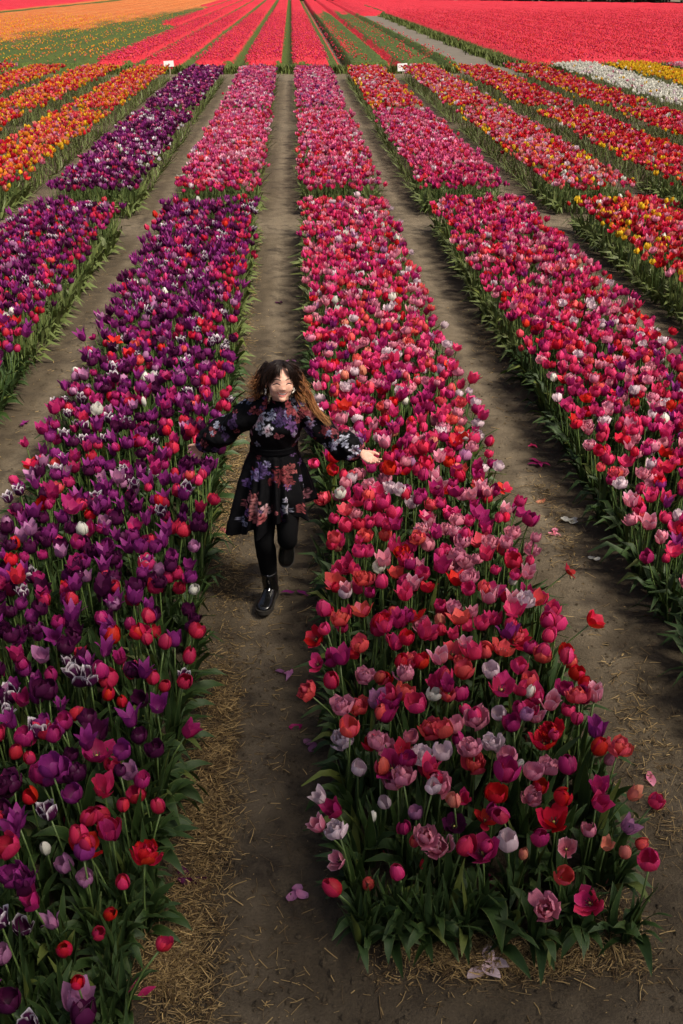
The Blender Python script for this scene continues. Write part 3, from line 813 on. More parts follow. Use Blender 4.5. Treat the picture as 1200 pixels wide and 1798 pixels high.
# flowers one can point to in the photograph: pixel, height, form, variety, size, label
HAND = [
 (548, 1226, .40, 'double', 'coral', 1.05, 'coral red ruffled tulip leaning far out over the straw path below the running woman'),
 (560, 1130, .42, 'blown', 'red', 1.0, 'scarlet loose tulip leaning over the path above the coral ruffled one'),
 (571, 886, .40, 'double', 'coral', 1.15, 'big red frilly tulip beside the hem of the floral dress'),
 (558, 823, .42, 'cup', 'hot', 1.0, 'pink cup tulip hanging over the path just under the outstretched sleeve'),
 (583, 834, .40, 'cup', 'red', 1.1, 'red cup tulip below the hand held over the pink bed'),
 (606, 1312, .40, 'double', 'pale', 1.05, 'pale pink double tulip at the left corner of the pink bed end'),
 (629, 1362, .36, 'cup', 'pale', 1.0, 'pale pink tulip with one white petal sagging under it'),
 (566, 1412, .33, 'goblet', 'pale', .95, 'pale pink tulip tipped sideways furthest out over the path at the bed corner'),
 (603, 1517, .25, 'blown', 'rose', .72, 'small rose pink tulip low among the leaves at the left corner of the pink bed'),
 (650, 1556, .24, 'egg', 'whitered', .85, 'nodding red tulip with a white foot, lowest at the pink bed end'),
 (652, 1448, .33, 'bud', 'white', .95, 'slim white tulip bud between leaves at the near left of the pink bed'),
 (678, 1420, .34, 'egg', 'pale', .85, 'pale pink closed tulip next to the slim white bud'),
 (708, 1466, .33, 'egg', 'magenta', .95, 'magenta egg shaped tulip hanging in front of the dark bed end'),
 (731, 1440, .34, 'cup', 'lilac', .85, 'lilac cup tulip beside the hanging magenta one'),
 (725, 1490, .30, 'bud', 'whitered', .9, 'red and white bud in front of the dark leaves of the bed end'),
 (740, 1530, .26, 'bud', 'red', .65, 'tiny red bud alone among the dark leaves of the bed end'),
 (796, 1458, .34, 'blown', 'dark', .85, 'dark purple shaggy tulip left of the wide open scarlet star'),
 (850, 1448, .37, 'star', 'red', .62, 'wide open scarlet tulip showing its heart at the middle of the bed end'),
 (917, 1512, .28, 'bud', 'salmon', 1.1, 'single salmon bud standing before the dark leaves of the bed end'),
 (993, 1498, .30, 'blown', 'rose', .75, 'pink and white frilled tulip with a drooping petal right of the salmon bud'),
 (1036, 1470, .31, 'cup', 'pink', .8, 'light pink cup tulip behind the peach coloured pair'),
 (1062, 1494, .29, 'goblet', 'salmon', .8, 'peach tulip bent over to the left at the right corner of the bed end'),
 (1095, 1510, .27, 'egg', 'salmon', .8, 'peach egg shaped tulip, lowest at the right corner of the bed end'),
 (1118, 1490, .28, 'egg', 'coral', .8, 'coral tulip lying over to the right at the right corner of the bed end'),
 (1103, 1406, .34, 'goblet', 'salmon', .9, 'salmon tulip stretched out over the right path'),
 (1092, 1462, .31, 'goblet', 'lilac', .95, 'purple pink tulip above the peach coloured group at the right corner'),
 (1066, 1344, .38, 'egg', 'pink', .9, 'light pink closed tulip on the right flank of the pink bed end'),
 (955, 1318, .42, 'blown', 'red', 1.05, 'big red open tulip at the right middle of the pink bed end'),
 (830, 1356, .40, 'double', 'coral', 1.1, 'orange red ruffled tulip in the middle of the front flowers'),
 (962, 1362, .39, 'double', 'pink', .95, 'light pink ruffled tulip just below the big red open one'),
 (928, 1412, .36, 'double', 'pink', .85, 'light pink ruffled tulip above the salmon bud'),
 (945, 1396, .37, 'cup', 'red', .95, 'red cup tulip behind the lower light pink ruffled one'),
 (785, 1232, .44, 'cup', 'coral', 1.0, 'coral cup tulip standing proud in the middle of the pink bed'),
 (1035, 1100, .45, 'blown', 'red', .95, 'red open tulip reaching over the right path'),
 (996, 1008, .45, 'star', 'darkred', .60, 'dark red starry tulip sticking out over the right path'),
 (885, 865, .48, 'star', 'red', .62, 'big bright red open tulip on the pink bed flank, level with the skirt'),
 (631, 1255, .43, 'double', 'coral', 1.0, 'coral ruffled tulip on the left flank of the pink bed'),
 (640, 1200, .43, 'double', 'pink', 1.0, 'light pink ruffled tulip on the left flank of the pink bed'),
 (85, 1503, .33, 'bud', 'white', 1.15, 'white tulip standing alone over the leaves near the bottom of the purple bed'),
 (122, 1530, .32, 'cup', 'lilac', 1.0, 'lilac cup tulip right of the lone white one'),
 (152, 1556, .31, 'cup', 'lilac', .9, 'lilac round tulip lower right of its lilac neighbour'),
 (218, 1563, .30, 'egg', 'cherry', .85, 'red egg shaped tulip nearest the straw path at the bottom left'),
 (189, 1612, .28, 'egg', 'red', .85, 'red egg shaped tulip second nearest the straw path at the bottom left'),
 (171, 1647, .27, 'egg', 'cherry', .8, 'small cherry red tulip, middle one of the bottom left reds'),
 (118, 1675, .27, 'egg', 'red', .95, 'plump red tulip, lowest of the reds at the bottom left'),
 (10, 1693, .29, 'cup', 'lilac', .95, 'lilac tulip at the bottom left border of the picture'),
 (45, 1640, .31, 'goblet', 'edged', 1.0, 'purple and white tulip low in the bottom left corner'),
 (100, 1632, .30, 'lily', 'lilac', .9, 'pointed lilac tulip in the bottom left corner'),
 (288, 1216, .42, 'egg', 'cherry', 1.0, 'cherry red tulip standing alone over the straw edge of the purple bed'),
 (190, 1232, .44, 'egg', 'red', 1.0, 'scarlet egg shaped tulip, left one of a pair in the purple bed'),
 (216, 1244, .43, 'egg', 'red', .9, 'scarlet egg shaped tulip, right one of a pair in the purple bed'),
 (340, 1045, .44, 'egg', 'white', .9, 'white closed tulip on the straw edge of the purple bed'),
 (28, 1335, .42, 'egg', 'cherry', 1.0, 'cherry red tulip, left one of a low pair at the picture border'),
 (57, 1343, .42, 'egg', 'cherry', .9, 'cherry red tulip, right one of a low pair near the picture border'),
 (57, 1412, .39, 'egg', 'red', 1.05, 'scarlet tulip below the cherry red pair at the left border'),
 (248, 1406, .38, 'cup', 'cherry', 1.15, 'big crimson tulip near the straw edge of the purple bed'),
 (172, 1338, .42, 'blown', 'magenta', 1.05, 'big magenta open tulip in the middle of the purple bed'),
 (277, 1328, .41, 'cup', 'dark', 1.15, 'big dark purple tulip at the straw edge of the purple bed'),
 (245, 1308, .43, 'cup', 'dark', 1.0, 'dark purple tulip behind the biggest dark purple one'),
 (288, 1215, .42, 'egg', 'cherry', .0, ''),
]
hand_px = []
for (px, py, z, form, var, size, lab) in HAND:
    if not size: continue
    P = at_z(px, py, z - 0.03)
    bi = 3 if P.x < -0.2 else 0
    b = BEDS[bi]
    bx = min(max(P.x, b[0] + 0.10), b[1] - 0.10); by = max(P.y + 0.02, b[2] + 0.06)
    plants.append(dict(x=bx, y=by, h=z - 0.03, lx=P.x - bx, ly=P.y - by, form=form, var=var, size=size, rot=RNG.random() * 6.28, edge=None, bed=bi, label=lab))
    hand_px.append((px, py))
hand_px = np.array(hand_px)

def pick(names, w, r):
    c = np.cumsum(w) / np.sum(w)
    return names[int(np.searchsorted(c, r))]

green_only = []
for bi, (x0, x1, y0, y1, mix, words_) in enumerate(BEDS):
    m = MIX[mix]
    names = list(m); wts = np.array([m[k] for k in names])
    step = 0.092 if y0 < 14 else (0.104 if y0 < 26 else 0.118)
    ny = int((y1 - y0) / step); nx = int(round((x1 - x0) / step))
    for j in range(ny):
        for i in range(nx):
            x = x0 + 0.05 + (x1 - x0 - 0.10) * (i + 0.5) / nx + RNG.normal() * 0.024
            y = y0 + 0.05 + j * step + RNG.normal() * 0.024
            if y < 6 and bi in (0, 3) and RNG.random() < 0.03 + 0.40 * max(0, 1 - (y - y0) / 0.40) * (bi == 0) + 0.45 * max(0, 1 - (y - 2.0) / 0.9) * (bi == 3):
                green_only.append((x, y)); continue
            if RNG.random() < 0.05: continue
            x = min(max(x, x0 + 0.02), x1 - 0.02)
            if bi == 3 and y < 3.4 and x > x1 - .09 * (3.4 - y): continue
            ws = wts * np.array([0.35 + 1.5 * float(vnoise(x * 2.2 + 13 * q, y * 1.6, seed=60 + q)) ** 1.5 for q in range(len(names))]) if y < 27 else wts
            v = pick(names, ws, RNG.random())
            # the right flank and the very tips of some beds carry other kinds in the photograph
            if mix in ('purple', 'dark') and bi in (3, 21) and x > x1 - 0.30 and RNG.random() < 0.25: v = 'cherry'
            if mix in ('redmix', 'redmix2', 'orangemix') and min(x - x0, x1 - x) < 0.16 and RNG.random() < 0.16: v = 'yellow'
            if mix == 'dark2' and y > 41.2: v = 'orange'
            if mix == 'pink3' and bi == 8: pass
            ff = FORM_OF[v]
            form = pick([a for a, _ in ff], [q for _, q in ff], RNG.random())
            e = min(x - x0, x1 - x, (y - y0) * 1.0)
            h = RNG.normal(0.425, 0.030) + 0.05 * (vnoise(np.array(x * 1.5), np.array(y * 1.2), seed=90) - 0.5)
            if y - y0 < 0.40 and y0 < 3: h -= (0.06 + 0.14 * RNG.random()) * (1 - (y - y0) / 0.40)
            edge = None
            lx, ly = RNG.normal(0, 0.030), RNG.normal(0, 0.030)
            if e < 0.15:
                edge = (-1, 0) if x - x0 == e else ((1, 0) if x1 - x == e else (0, -1))
                k = abs(RNG.normal(0.015, 0.035))
                lx += edge[0] * k; ly += edge[1] * k
                h -= 0.03 * RNG.random()
            sz_ = float(np.clip(RNG.normal(1.10, 0.15), .72, 1.45))
            if form in ('blown', 'double', 'star'): sz_ = min(sz_, 1.08) * (.86 if form == 'star' else 1)
            plants.append(dict(x=float(x), y=float(y), h=float(h), lx=float(lx), ly=float(ly), form=form, var=v, size=sz_,
                               rot=float(RNG.random() * 6.28), edge=edge, bed=bi, label=None))
n_hand = len(hand_px)
A = np.array([(p['x'] + p['lx'], p['y'] + p['ly'], p['h'] + 0.03) for p in plants])
SX, SY, SZ = project(A)
# make room round the hand placed flowers
drop = np.zeros(len(plants), bool)
for k in range(n_hand):
    d = np.hypot(SX[n_hand:] - hand_px[k][0], SY[n_hand:] - hand_px[k][1])
    drop[n_hand:] |= (d < 24 * min(1.5, 4.6 / SZ[k])) & (np.abs(SZ[n_hand:] - SZ[k]) < 1.0)
# nothing outside the picture but a margin
out = (SX < -120) | (SX > 1320) | (SY > 2050)
drop |= out
keep = np.where(~drop)[0]
plants = [plants[i] for i in keep]
SX, SY, SZ = SX[keep], SY[keep], SZ[keep]
inframe = (SX > 4) & (SX < 1196) & (SY < 1790)
order = [i for i in np.argsort(SZ) if inframe[i]]
single = [i for i, p in enumerate(plants) if p['label']]
for i in order:
    if len(single) >= 300: break
    if not plants[i]['label']: single.append(i)
single_set = set(single)

# ------------------------------------------------------------------ the 300 nearest: each a thing with its parts
def frame_from(nrm, spin):
    z = Vector(nrm).normalized()
    x = Vector((1, 0, 0)); x = (x - z * x.dot(z)).normalized()
    y = z.cross(x)
    c, s = math.cos(spin), math.sin(spin)
    X = x * c + y * s; Y = z.cross(X)
    return Matrix(((X.x, Y.x, z.x), (X.y, Y.y, z.y), (X.z, Y.z, z.z)))

_pm, _lm, _sm = {}, {}, {}
def petal_mesh(form, wi, k, var):
    key = (form, wi, k % 3, var)
    if key not in _pm:
        V, Q, T = petal_geo(FORMS[form][wi], 5, 6, seed=wi * 7 + k % 3)
        T[:, 2] = (k % 3) * 0.11 + wi * 0.29
        _pm[key] = mesh_np('petal', V, Q, None, [PM[var]], col=T)
    return _pm[key]
def leaf_mesh(k, wide=1.0):
    if (k, wide) not in _lm:
        V, Q, T = leaf_geo(k, 5 if wide > 1.5 else 3, 12 if wide > 1.5 else 8, wide)
        _lm[(k, wide)] = mesh_np('leaf', V, Q, None, [M_leaf], col=T)
    return _lm[(k, wide)]
def stem_mesh(h, lx, ly):
    key = (round(h, 2), round(lx, 2), round(ly, 2))
    if key not in _sm:
        h, lx, ly = h, lx, ly
        P = [(lx * t * t, ly * t * t, h * t - 0.0) for t in (0, .25, .5, .75, 1)]
        V, Q, T = tube(P, [.0042, .004, .0038, .0036, .0038], 6)
        _sm[key] = mesh_np('stem', V, Q, T, [M_stem])
    return _sm[key]
def stem_top(p):
    h, lx, ly = round(p['h'], 2), round(p['lx'], 2), round(p['ly'], 2)
    return Vector((lx, ly, h)), Vector((lx * 2, ly * 2, h))
_an = {}
def anther_mesh():
    if 'a' not in _an:
        g = Geo()
        for k in range(6):
            a = k * math.pi / 3
            V, Q, T = tube([(0.004 * math.cos(a), 0.004 * math.sin(a), .006), (0.011 * math.cos(a), 0.011 * math.sin(a), .02), (0.014 * math.cos(a), 0.014 * math.sin(a), .034)], [.0012, .0022, .002], 5)
            g.add(V, Q, T)
        _an['a'] = g.mesh('stamens', [M_anther])
        V, Q, T = tube([(0, 0, .004), (0, 0, .02), (0, 0, .026)], [.004, .0035, .005], 6)
        _an['p'] = mesh_np('pistil', V, Q, T, [M_pistil])
    return _an['a'], _an['p']

ORD = ['nearest', 'second nearest', 'third nearest', 'fourth nearest', 'fifth nearest', 'sixth nearest', 'seventh nearest', 'eighth nearest', 'ninth nearest', 'tenth nearest',
       'eleventh nearest', 'twelfth nearest', 'thirteenth nearest', 'fourteenth nearest', 'fifteenth nearest']
def zone(p):
    b = BEDS[p['bed']]
    if p['bed'] == 0:
        if p['y'] < 2.95: w = "at the pink bed's near end"
        elif p['x'] < b[0] + 0.33: w = "on the pink bed's path side"
        elif p['x'] > b[1] - 0.33: w = "on the pink bed's right flank"
        else: w = 'inside the pink bed'
    elif p['bed'] == 3:
        if p['x'] > b[1] - 0.36: w = "on the purple bed's path side"
        elif p['y'] < 3.1: w = "in the purple bed's near part"
        elif p['x'] < b[0] + 0.5: w = "on the purple bed's outer flank"
        else: w = 'inside the purple bed'
    else: w = 'in the bed cut by the right border'
    return w
counts = {}
for i in sorted(single, key=lambda q: SZ[q]):
    p = plants[i]
    if p['label']: continue
    key = (VAR[p['var']][3], FORM_WORD[p['form']], zone(p))
    counts.setdefault(key, []).append(i)
for (cw, fw, zw), L in counts.items():
    for k, i in enumerate(L):
        if len(L) == 1: plants[i]['label'] = f'{cw} {fw} tulip {zw}'
        else: plants[i]['label'] = f'{cw} {fw} tulip, {ORD[min(k,14)]} {zw}'

first_wide = True
for i in single:
    p = plants[i]
    root = empty('tulip', (p['x'], p['y'], 0.012))
    tag(root, p['label'], 'tulip', 'tulips standing in the flower beds')
    top, tang = stem_top(p)
    link('stem', stem_mesh(p['h'], p['lx'], p['ly']), root)
    F = frame_from(tang + Vector((RNG.normal(0, .07), RNG.normal(0, .07), 0)), p['rot'])
    for wi, w in enumerate(FORMS[p['form']]):
        for k in range(w['n']):
            o = link('petal', petal_mesh(p['form'], wi, k, p['var']), root)
            a = math.radians(w['a0'] + 360 / w['n'] * k) + RNG.normal(0, .08)
            loose = RNG.normal(0.02, .07 if p['form'] in ('egg', 'bud', 'cup') else .15)
            if RNG.random() < .03: continue
            Mx = F.to_4x4() @ Matrix.Rotation(a, 4, 'Z') @ Matrix.Rotation(loose, 4, 'Y')
            sc = p['size'] * (1 + RNG.normal(0, .075))
            o.matrix_local = Matrix.Translation(top) @ Mx @ Matrix.Scale(sc, 4)
    if p['form'] in ('star', 'blown'):
        am, pm_ = anther_mesh()
        for nm, me in (('stamens', am), ('pistil', pm_)):
            o = link(nm, me, root)
            o.matrix_local = Matrix.Translation(top) @ F.to_4x4() @ Matrix.Scale(p['size'], 4)
    nl = 6 if p['y'] < 3.3 else 5
    b = BEDS[p['bed']]
    near_end = p['y'] - b[2] < 0.22
    e = p['edge']
    if e is None:
        dd = {(-1, 0): p['x'] - b[0], (1, 0): b[1] - p['x'], (0, -1): p['y'] - b[2]}
        k_ = min(dd, key=dd.get)
        if dd[k_] < 0.17: e = k_
    for q in range(nl + (2 if e else 0)):
        a = RNG.random() * 6.28
        kind = int(RNG.choice([0, 1, 1, 1, 2, 5]))
        if e and q >= nl - 2:
            a = math.atan2(e[1], e[0]) + RNG.normal(0, .6)
            kind = int(RNG.choice([2, 3, 4, 0, 5, 1]))
        o = link('leaf', leaf_mesh(kind), root)
        s = RNG.normal(1.0, .17) * (.80 if p['y'] < 2.9 else 1.0)
        bw = 1.45 if p['y'] < 3.1 else 1.0
        o.matrix_local = Matrix.Rotation(a, 4, 'Z') @ Matrix.Diagonal((s, s * bw * RNG.uniform(.85, 1.35), s * RNG.uniform(.85, 1.12), 1))
# the one very broad leaf in the middle of the bed end
bl = [i for i in single if plants[i]['bed'] == 0]
tgt = at_z(858, 1640, 0.08)
bi_ = min(bl, key=lambda i: (plants[i]['x'] - tgt.x) ** 2 + (plants[i]['y'] - tgt.y - .12) ** 2)
for o in C.objects:
    if o.name.startswith('tulip') and (o.location.xy - Vector((plants[bi_]['x'], plants[bi_]['y']))).length < 1e-4:
        w_ = link('leaf', leaf_mesh(4, 1.9), o)
        w_['label'] = 'very broad leaf with a yellow rim'
        w_.matrix_local = Matrix.Rotation(R(-80), 4, 'Z') @ Matrix.Diagonal((1.25, 1.45, 1.5, 1))
        break

# ------------------------------------------------------------------ all the other tulips: one object
LOD = [(9.0, 3, 4, 3, 4), (17.5, 3, 3, 2, 3), (1e9, 2, 3, 2, 2)]
rest = [i for i in range(len(plants)) if i not in single_set]
big = Geo()
def place(V0, Q0, T0, X, mats_of, nT=None):
    """V0 placed at every frame in X (n, 3, 4)"""
    n = len(X)
    V = np.einsum('nij,vj->nvi', X[:, :, :3], V0) + X[:, None, :, 3]
    off = (np.arange(n) * len(V0))[:, None, None]
    col = np.repeat(T0[None], n, 0)
    col[:, :, 2] = (col[:, :, 2] + RNG.random(n)[:, None]) % 1.0
    Q = (Q0[None] + off).reshape(-1, 4)
    big.add(V.reshape(-1, 3), Q, None, 0, col.reshape(-1, 4))
    big.mq[-1] = np.repeat(mats_of, len(Q0))
def frames(nrm, spin, scale, loc):
    z = nrm / np.linalg.norm(nrm, axis=1)[:, None]
    x = np.array([1.0, 0, 0]) - z * z[:, :1]
    x /= np.linalg.norm(x, axis=1)[:, None]
    y = np.cross(z, x)
    c, s = np.cos(spin)[:, None], np.sin(spin)[:, None]
    X = x * c + y * s
    Y = np.cross(z, X)
    return np.concatenate([np.stack([X, Y, z], 2) * scale[:, None, None], loc[:, :, None]], 2)
arr = {k: np.array([plants[i][k] for i in rest]) for k in ('x', 'y', 'h', 'lx', 'ly', 'size', 'rot')}
forms = np.array([plants[i]['form'] for i in rest]); vidx = np.array([VKEYS.index(plants[i]['var']) for i in rest])
edg = np.array([(0, 0) if plants[i]['edge'] is None else plants[i]['edge'] for i in rest])
lod = np.digitize(arr['y'], [LOD[0][0], LOD[1][0]])
for L in range(3):
    nu, nv, lu, lv = LOD[L][1:]
    for f in FORMS:
        s = np.where((lod == L) & (forms == f))[0]
        if not len(s): continue
        V0, Q0, T0 = bloom_geo(f, nu, nv, whorls=9 if L < 1 else 2)
        loc = np.stack([arr['x'][s] + arr['lx'][s], arr['y'][s] + arr['ly'][s], arr['h'][s] + 0.012], 1)
        nrm = np.stack([arr['lx'][s] * 2 + RNG.normal(0, .04, len(s)), arr['ly'][s] * 2 + RNG.normal(0, .04, len(s)), arr['h'][s]], 1)
        grow = 1.0 if L == 0 else (1.04 if L == 1 else 1.12)
        place(V0, Q0, T0, frames(nrm, arr['rot'][s], arr['size'][s] * grow, loc), vidx[s])
    s = np.where(lod == L)[0]
    # stems
    if L < 2:
        V0, Q0, _ = tube([(0, 0, 0), (0, 0, 1)], [.0042, .0042], 4 if L == 0 else 3, caps=False)
        n = len(s)
        X = np.zeros((n, 3, 4)); X[:, 0, 0] = 1; X[:, 1, 1] = 1
        X[:, :, 2] = np.stack([arr['lx'][s], arr['ly'][s], arr['h'][s] + .01], 1)
        X[:, :, 3] = np.stack([arr['x'][s], arr['y'][s], np.zeros(n)], 1)
        place(V0, Q0, np.tile([0, .5, 0, 1.0], (len(V0), 1)), X, np.full(n, MI_STEM))
    # leaves: some all round, more and lower ones leaning out along the edges
    reps = [4, 2, 1][L]
    for q in range(reps):
        kinds_ = RNG.choice([0, 1, 5, 2], len(s))
        for k in (0, 1, 5, 2):
            t = s[kinds_ == k]
            if not len(t): continue
            V0, Q0, T0 = leaf_geo(k, lu, lv, 1.0 if L == 0 else 1.25)
            n = len(t)
            place(V0, Q0, T0, frames(np.tile([0, 0, 1.0], (n, 1)) + RNG.normal(0, .1, (n, 3)), RNG.random(n) * 6.28, RNG.normal(1.05, .14, n), np.stack([arr['x'][t], arr['y'][t], np.full(n, .01)], 1)), np.full(n, MI_LEAF))
    es = s[(edg[s] ** 2).sum(1) > 0]
    for q in range([3, 3, 2][L]):
        kinds_ = RNG.choice([2, 3, 4, 0, 5], len(es))
        for k in (0, 2, 3, 4, 5):
            t = es[kinds_ == k]
            if not len(t): continue
            V0, Q0, T0 = leaf_geo(k, lu, lv, 1.0 if L == 0 else 1.2)
            n = len(t)
            a = np.arctan2(edg[t][:, 1], edg[t][:, 0]) + RNG.normal(0, .7, n)
            place(V0, Q0, T0, frames(np.tile([0, 0, 1.0], (n, 1)) + RNG.normal(0, .08, (n, 3)), a, RNG.normal(1.0, .16, n), np.stack([arr['x'][t], arr['y'][t], np.full(n, .01)], 1)), np.full(n, MI_LEAF))
# tulips that carry leaves only
go = np.array(green_only)
xe, ye = 0.16 + 1.05 * RNG.random(30), 2.53 + np.abs(RNG.normal(0, .06, 30))
go = np.concatenate([go, np.stack([xe, ye], 1), np.stack([-.68 - np.abs(RNG.normal(0, .06, 60)), 2.0 + 1.6 * RNG.random(60)], 1), np.stack([-1.8 + 1.10 * RNG.random(70), 2.0 + .8 * RNG.random(70)], 1)])
for k in (0, 1, 1, 1, 0, 5, 2, 1, 3, 4):
    V0, Q0, T0 = leaf_geo(k, 3, 6, 1.5 if k in (2, 3, 4, 5) else 1.2)
    n = len(go)
    place(V0, Q0, T0, frames(np.tile([0, 0, 1.0], (n, 1)) + RNG.normal(0, .1, (n, 3)), RNG.random(n) * 6.28, RNG.normal(.95, .18, n) * np.where(go[:, 1] < 3.0, .80, 1.0), np.stack([go[:, 0], go[:, 1], np.full(n, .01)], 1)), np.full(n, MI_LEAF))
to = link('tulips', big.mesh('tulips', STUFF_MATS))
tag(to, kind='stuff')
print('tulips single', len(single), 'rest', len(rest), 'faces', len(to.data.polygons))
# ------------------------------------------------------------------ the running woman
M_skin = mat('skin', lambda nt, b: (
    nt.links.new(ramp(nt, noise(nt, 60, 3, vec=pos(nt)), [(0.3, (0.60, 0.325, 0.235)), (0.7, (0.67, 0.385, 0.29))]), b.inputs['Base Color']),
    setattr(b.inputs['Roughness'], 'default_value', 0.6),
    setattr(b.inputs['Subsurface Weight'], 'default_value', 0.15),
    setattr(b.inputs['Subsurface Radius'], 'default_value', (0.012, 0.005, 0.003)),
    setattr(b.inputs['Subsurface Scale'], 'default_value', 0.5)))
M_blush = plain('blush_skin', (0.56, 0.27, 0.21), 0.5)
M_lip = plain('lip', (0.52, 0.17, 0.15), 0.4)
M_mouth = plain('mouth_inside', (0.10, 0.015, 0.015), 0.6)
M_teeth = plain('teeth', (0.75, 0.70, 0.64), 0.3)
M_brow = plain('brow', (0.045, 0.028, 0.02), 0.8)
M_lash = plain('lash', (0.012, 0.008, 0.008), 0.6)
M_tights = plain('tights_knit', (0.0035, 0.0035, 0.004), 0.8, spec=0.08)
M_boot = plain('patent_leather', (0.005, 0.005, 0.005), 0.22, spec=0.5, coat=0.25)
M_sole = plain('boot_sole', (0.018, 0.015, 0.012), 0.7)
M_zip = plain('zip_metal', (0.75, 0.75, 0.75), 0.25, metal=1.0)
M_pearl = plain('pearl', (0.72, 0.68, 0.60), 0.25)
M_belt = plain('belt_cloth', (0.003, 0.003, 0.004), 0.8, spec=0.06)

def cap_chain(geo, pts, rad, seg=10, n=14, up=(0, 0, 1)):
    """a rounded limb: a loft with soft ends"""
    P = spline(pts, n)
    Rr = spline([(r,) if np.isscalar(r) else r for r in rad], n)
    Rr = Rr[:, 0] if Rr.shape[1] == 1 else [tuple(x) for x in Rr]
    V, Q, T = tube(P, Rr, seg, up=up)
    geo.add(V, Q, T)
    for p, r in ((P[0], Rr[0]), (P[-1], Rr[-1])):
        rr = (r, r, r) if np.isscalar(r) else (min(r), min(r), min(r))
        V, Q, T = ellipsoid(p, rr, 12, 8)
        geo.add(V, Q, T)

HC = Vector((-0.098, 4.845, 1.428))          # middle of the head
HM = Matrix.Translation(HC) @ Matrix.Rotation(R(13), 4, 'Z') @ Matrix.Rotation(R(4), 4, 'Y') @ Matrix.Rotation(R(-9), 4, 'X')
g = Geo()
def head_part(c, r, seg=20, rings=14):
    V, Q, T = ellipsoid(c, r, seg, rings, HM)
    g.add(V, Q, T)
head_part((0, .016, .018), (.070, .084, .082))
head_part((0, -.014, -.006), (.061, .070, .076))
head_part((0, -.022, -.052), (.041, .052, .042))
head_part((0, -.056, -.080), (.021, .018, .017))
for s in (-1, 1):
    head_part((s * .033, -.045, -.022), (.027, .021, .030))
    head_part((s * .037, -.018, -.044), (.019, .034, .032))
    head_part((s * .073, .012, -.008), (.008, .017, .030), 12, 8)
    head_part((s * .011, -.075, -.027), (.008, .010, .007), 10, 8)
head_part((0, -.075, -.012), (.009, .010, .022), 12, 8)
head_part((0, -.079, -.025), (.0115, .011, .008), 12, 8)
# neck, trunk
cap_chain(g, [(-.098, 4.93, 1.24), (-.098, 4.905, 1.31), HM @ Vector((0, .02, -.05))], [.052, .046, .044], 14)
V, Q, T = tube(spline([(-.135, 4.99, .80), (-.140, 4.985, .90), (-.142, 4.965, 1.01), (-.130, 4.945, 1.12), (-.112, 4.93, 1.21), (-.10, 4.925, 1.27)], 24),
               [tuple(x) for x in spline([(.10, .075), (.135, .085), (.100, .072), (.118, .085), (.125, .078), (.055, .05)], 24)], 24, up=(0, 1, 0))
g.add(V, Q, T)
SHR, ELR, WRR = Vector((-.228, 4.93, 1.245)), at_y(392, 757, 4.985), at_y(356, 781, 5.03)
SHL, ELL, WRL = Vector((.018, 4.925, 1.232)), at_y(588, 772, 4.90), at_y(634, 794, 4.815)
for a, e, w in ((SHR, ELR, WRR), (SHL, ELL, WRL)):
    cap_chain(g, [a + Vector(((-.10 - a.x) * .45, 0, 0.0)), a, (a + e) / 2, e, (e + w) / 2, w], [.040, .042, .038, .032, .030, .021], 12, 20)
def hand(geo, wrist, d, n, left):
    """palm, four unequal bent fingers and a thumb; d along the hand, n out of the palm"""
    d = Vector(d).normalized(); n = Vector(n); n = (n - d * n.dot(d)).normalized()
    s = d.cross(n) if left else n.cross(d)          # towards the little finger
    s.normalize()
    Mh = Matrix((( s.x, d.x, n.x, wrist.x), (s.y, d.y, n.y, wrist.y), (s.z, d.z, n.z, wrist.z), (0, 0, 0, 1))) @ Matrix.Scale(.90, 4)
    V, Q, T = tube([Mh @ Vector(p) for p in ((0, -.015, 0), (0, .01, 0), (0, .04, 0), (0, .068, 0), (0, .078, 0))], [(.019, .016), (.026, .016), (.036, .014), (.037, .011), (.034, .008)], 14, up=tuple(n))
    geo.add(V, Q, T)
    V, Q, T = ellipsoid((0, 0, 0), (.017, .026, .013), 12, 8, Mh @ Matrix.Translation((-.020, .024, .005)))
    geo.add(V, Q, T)
    for k, (sx, L, spread, curl) in enumerate(((-.029, .064, -.13, .34), (-.0098, .072, -.03, .28), (.0098, .066, .07, .34), (.028, .052, .19, .40))):
        p = Vector((sx, .066, 0)); pts = [p - Vector((0, .02, 0)), p.copy()]
        ang = 0.08
        for seg_ in (.45, .32, .23):
            v = Vector((math.sin(spread) * math.cos(ang), math.cos(spread) * math.cos(ang), math.sin(ang)))
            p = p + v * L * seg_
            pts.append(p.copy()); ang += curl
        cap_chain(geo, [Mh @ q for q in pts], [.0090, .0092, .0087, .0081, .0068], 8, 14)
    cap_chain(geo, [Mh @ Vector(q) for q in ((-.016, .012, .004), (-.036, .036, .012), (-.052, .060, .016), (-.058, .080, .018))], [.012, .0105, .0092, .0068], 8, 12)
hand(g, WRL + Vector((.004, 0, 0)), (.62, -.70, -.30), (.25, -.35, .90), True)
hand(g, WRR + Vector((-.004, .004, -.004)), (-.45, .55, -.70), (-.35, -.80, -.2), False)
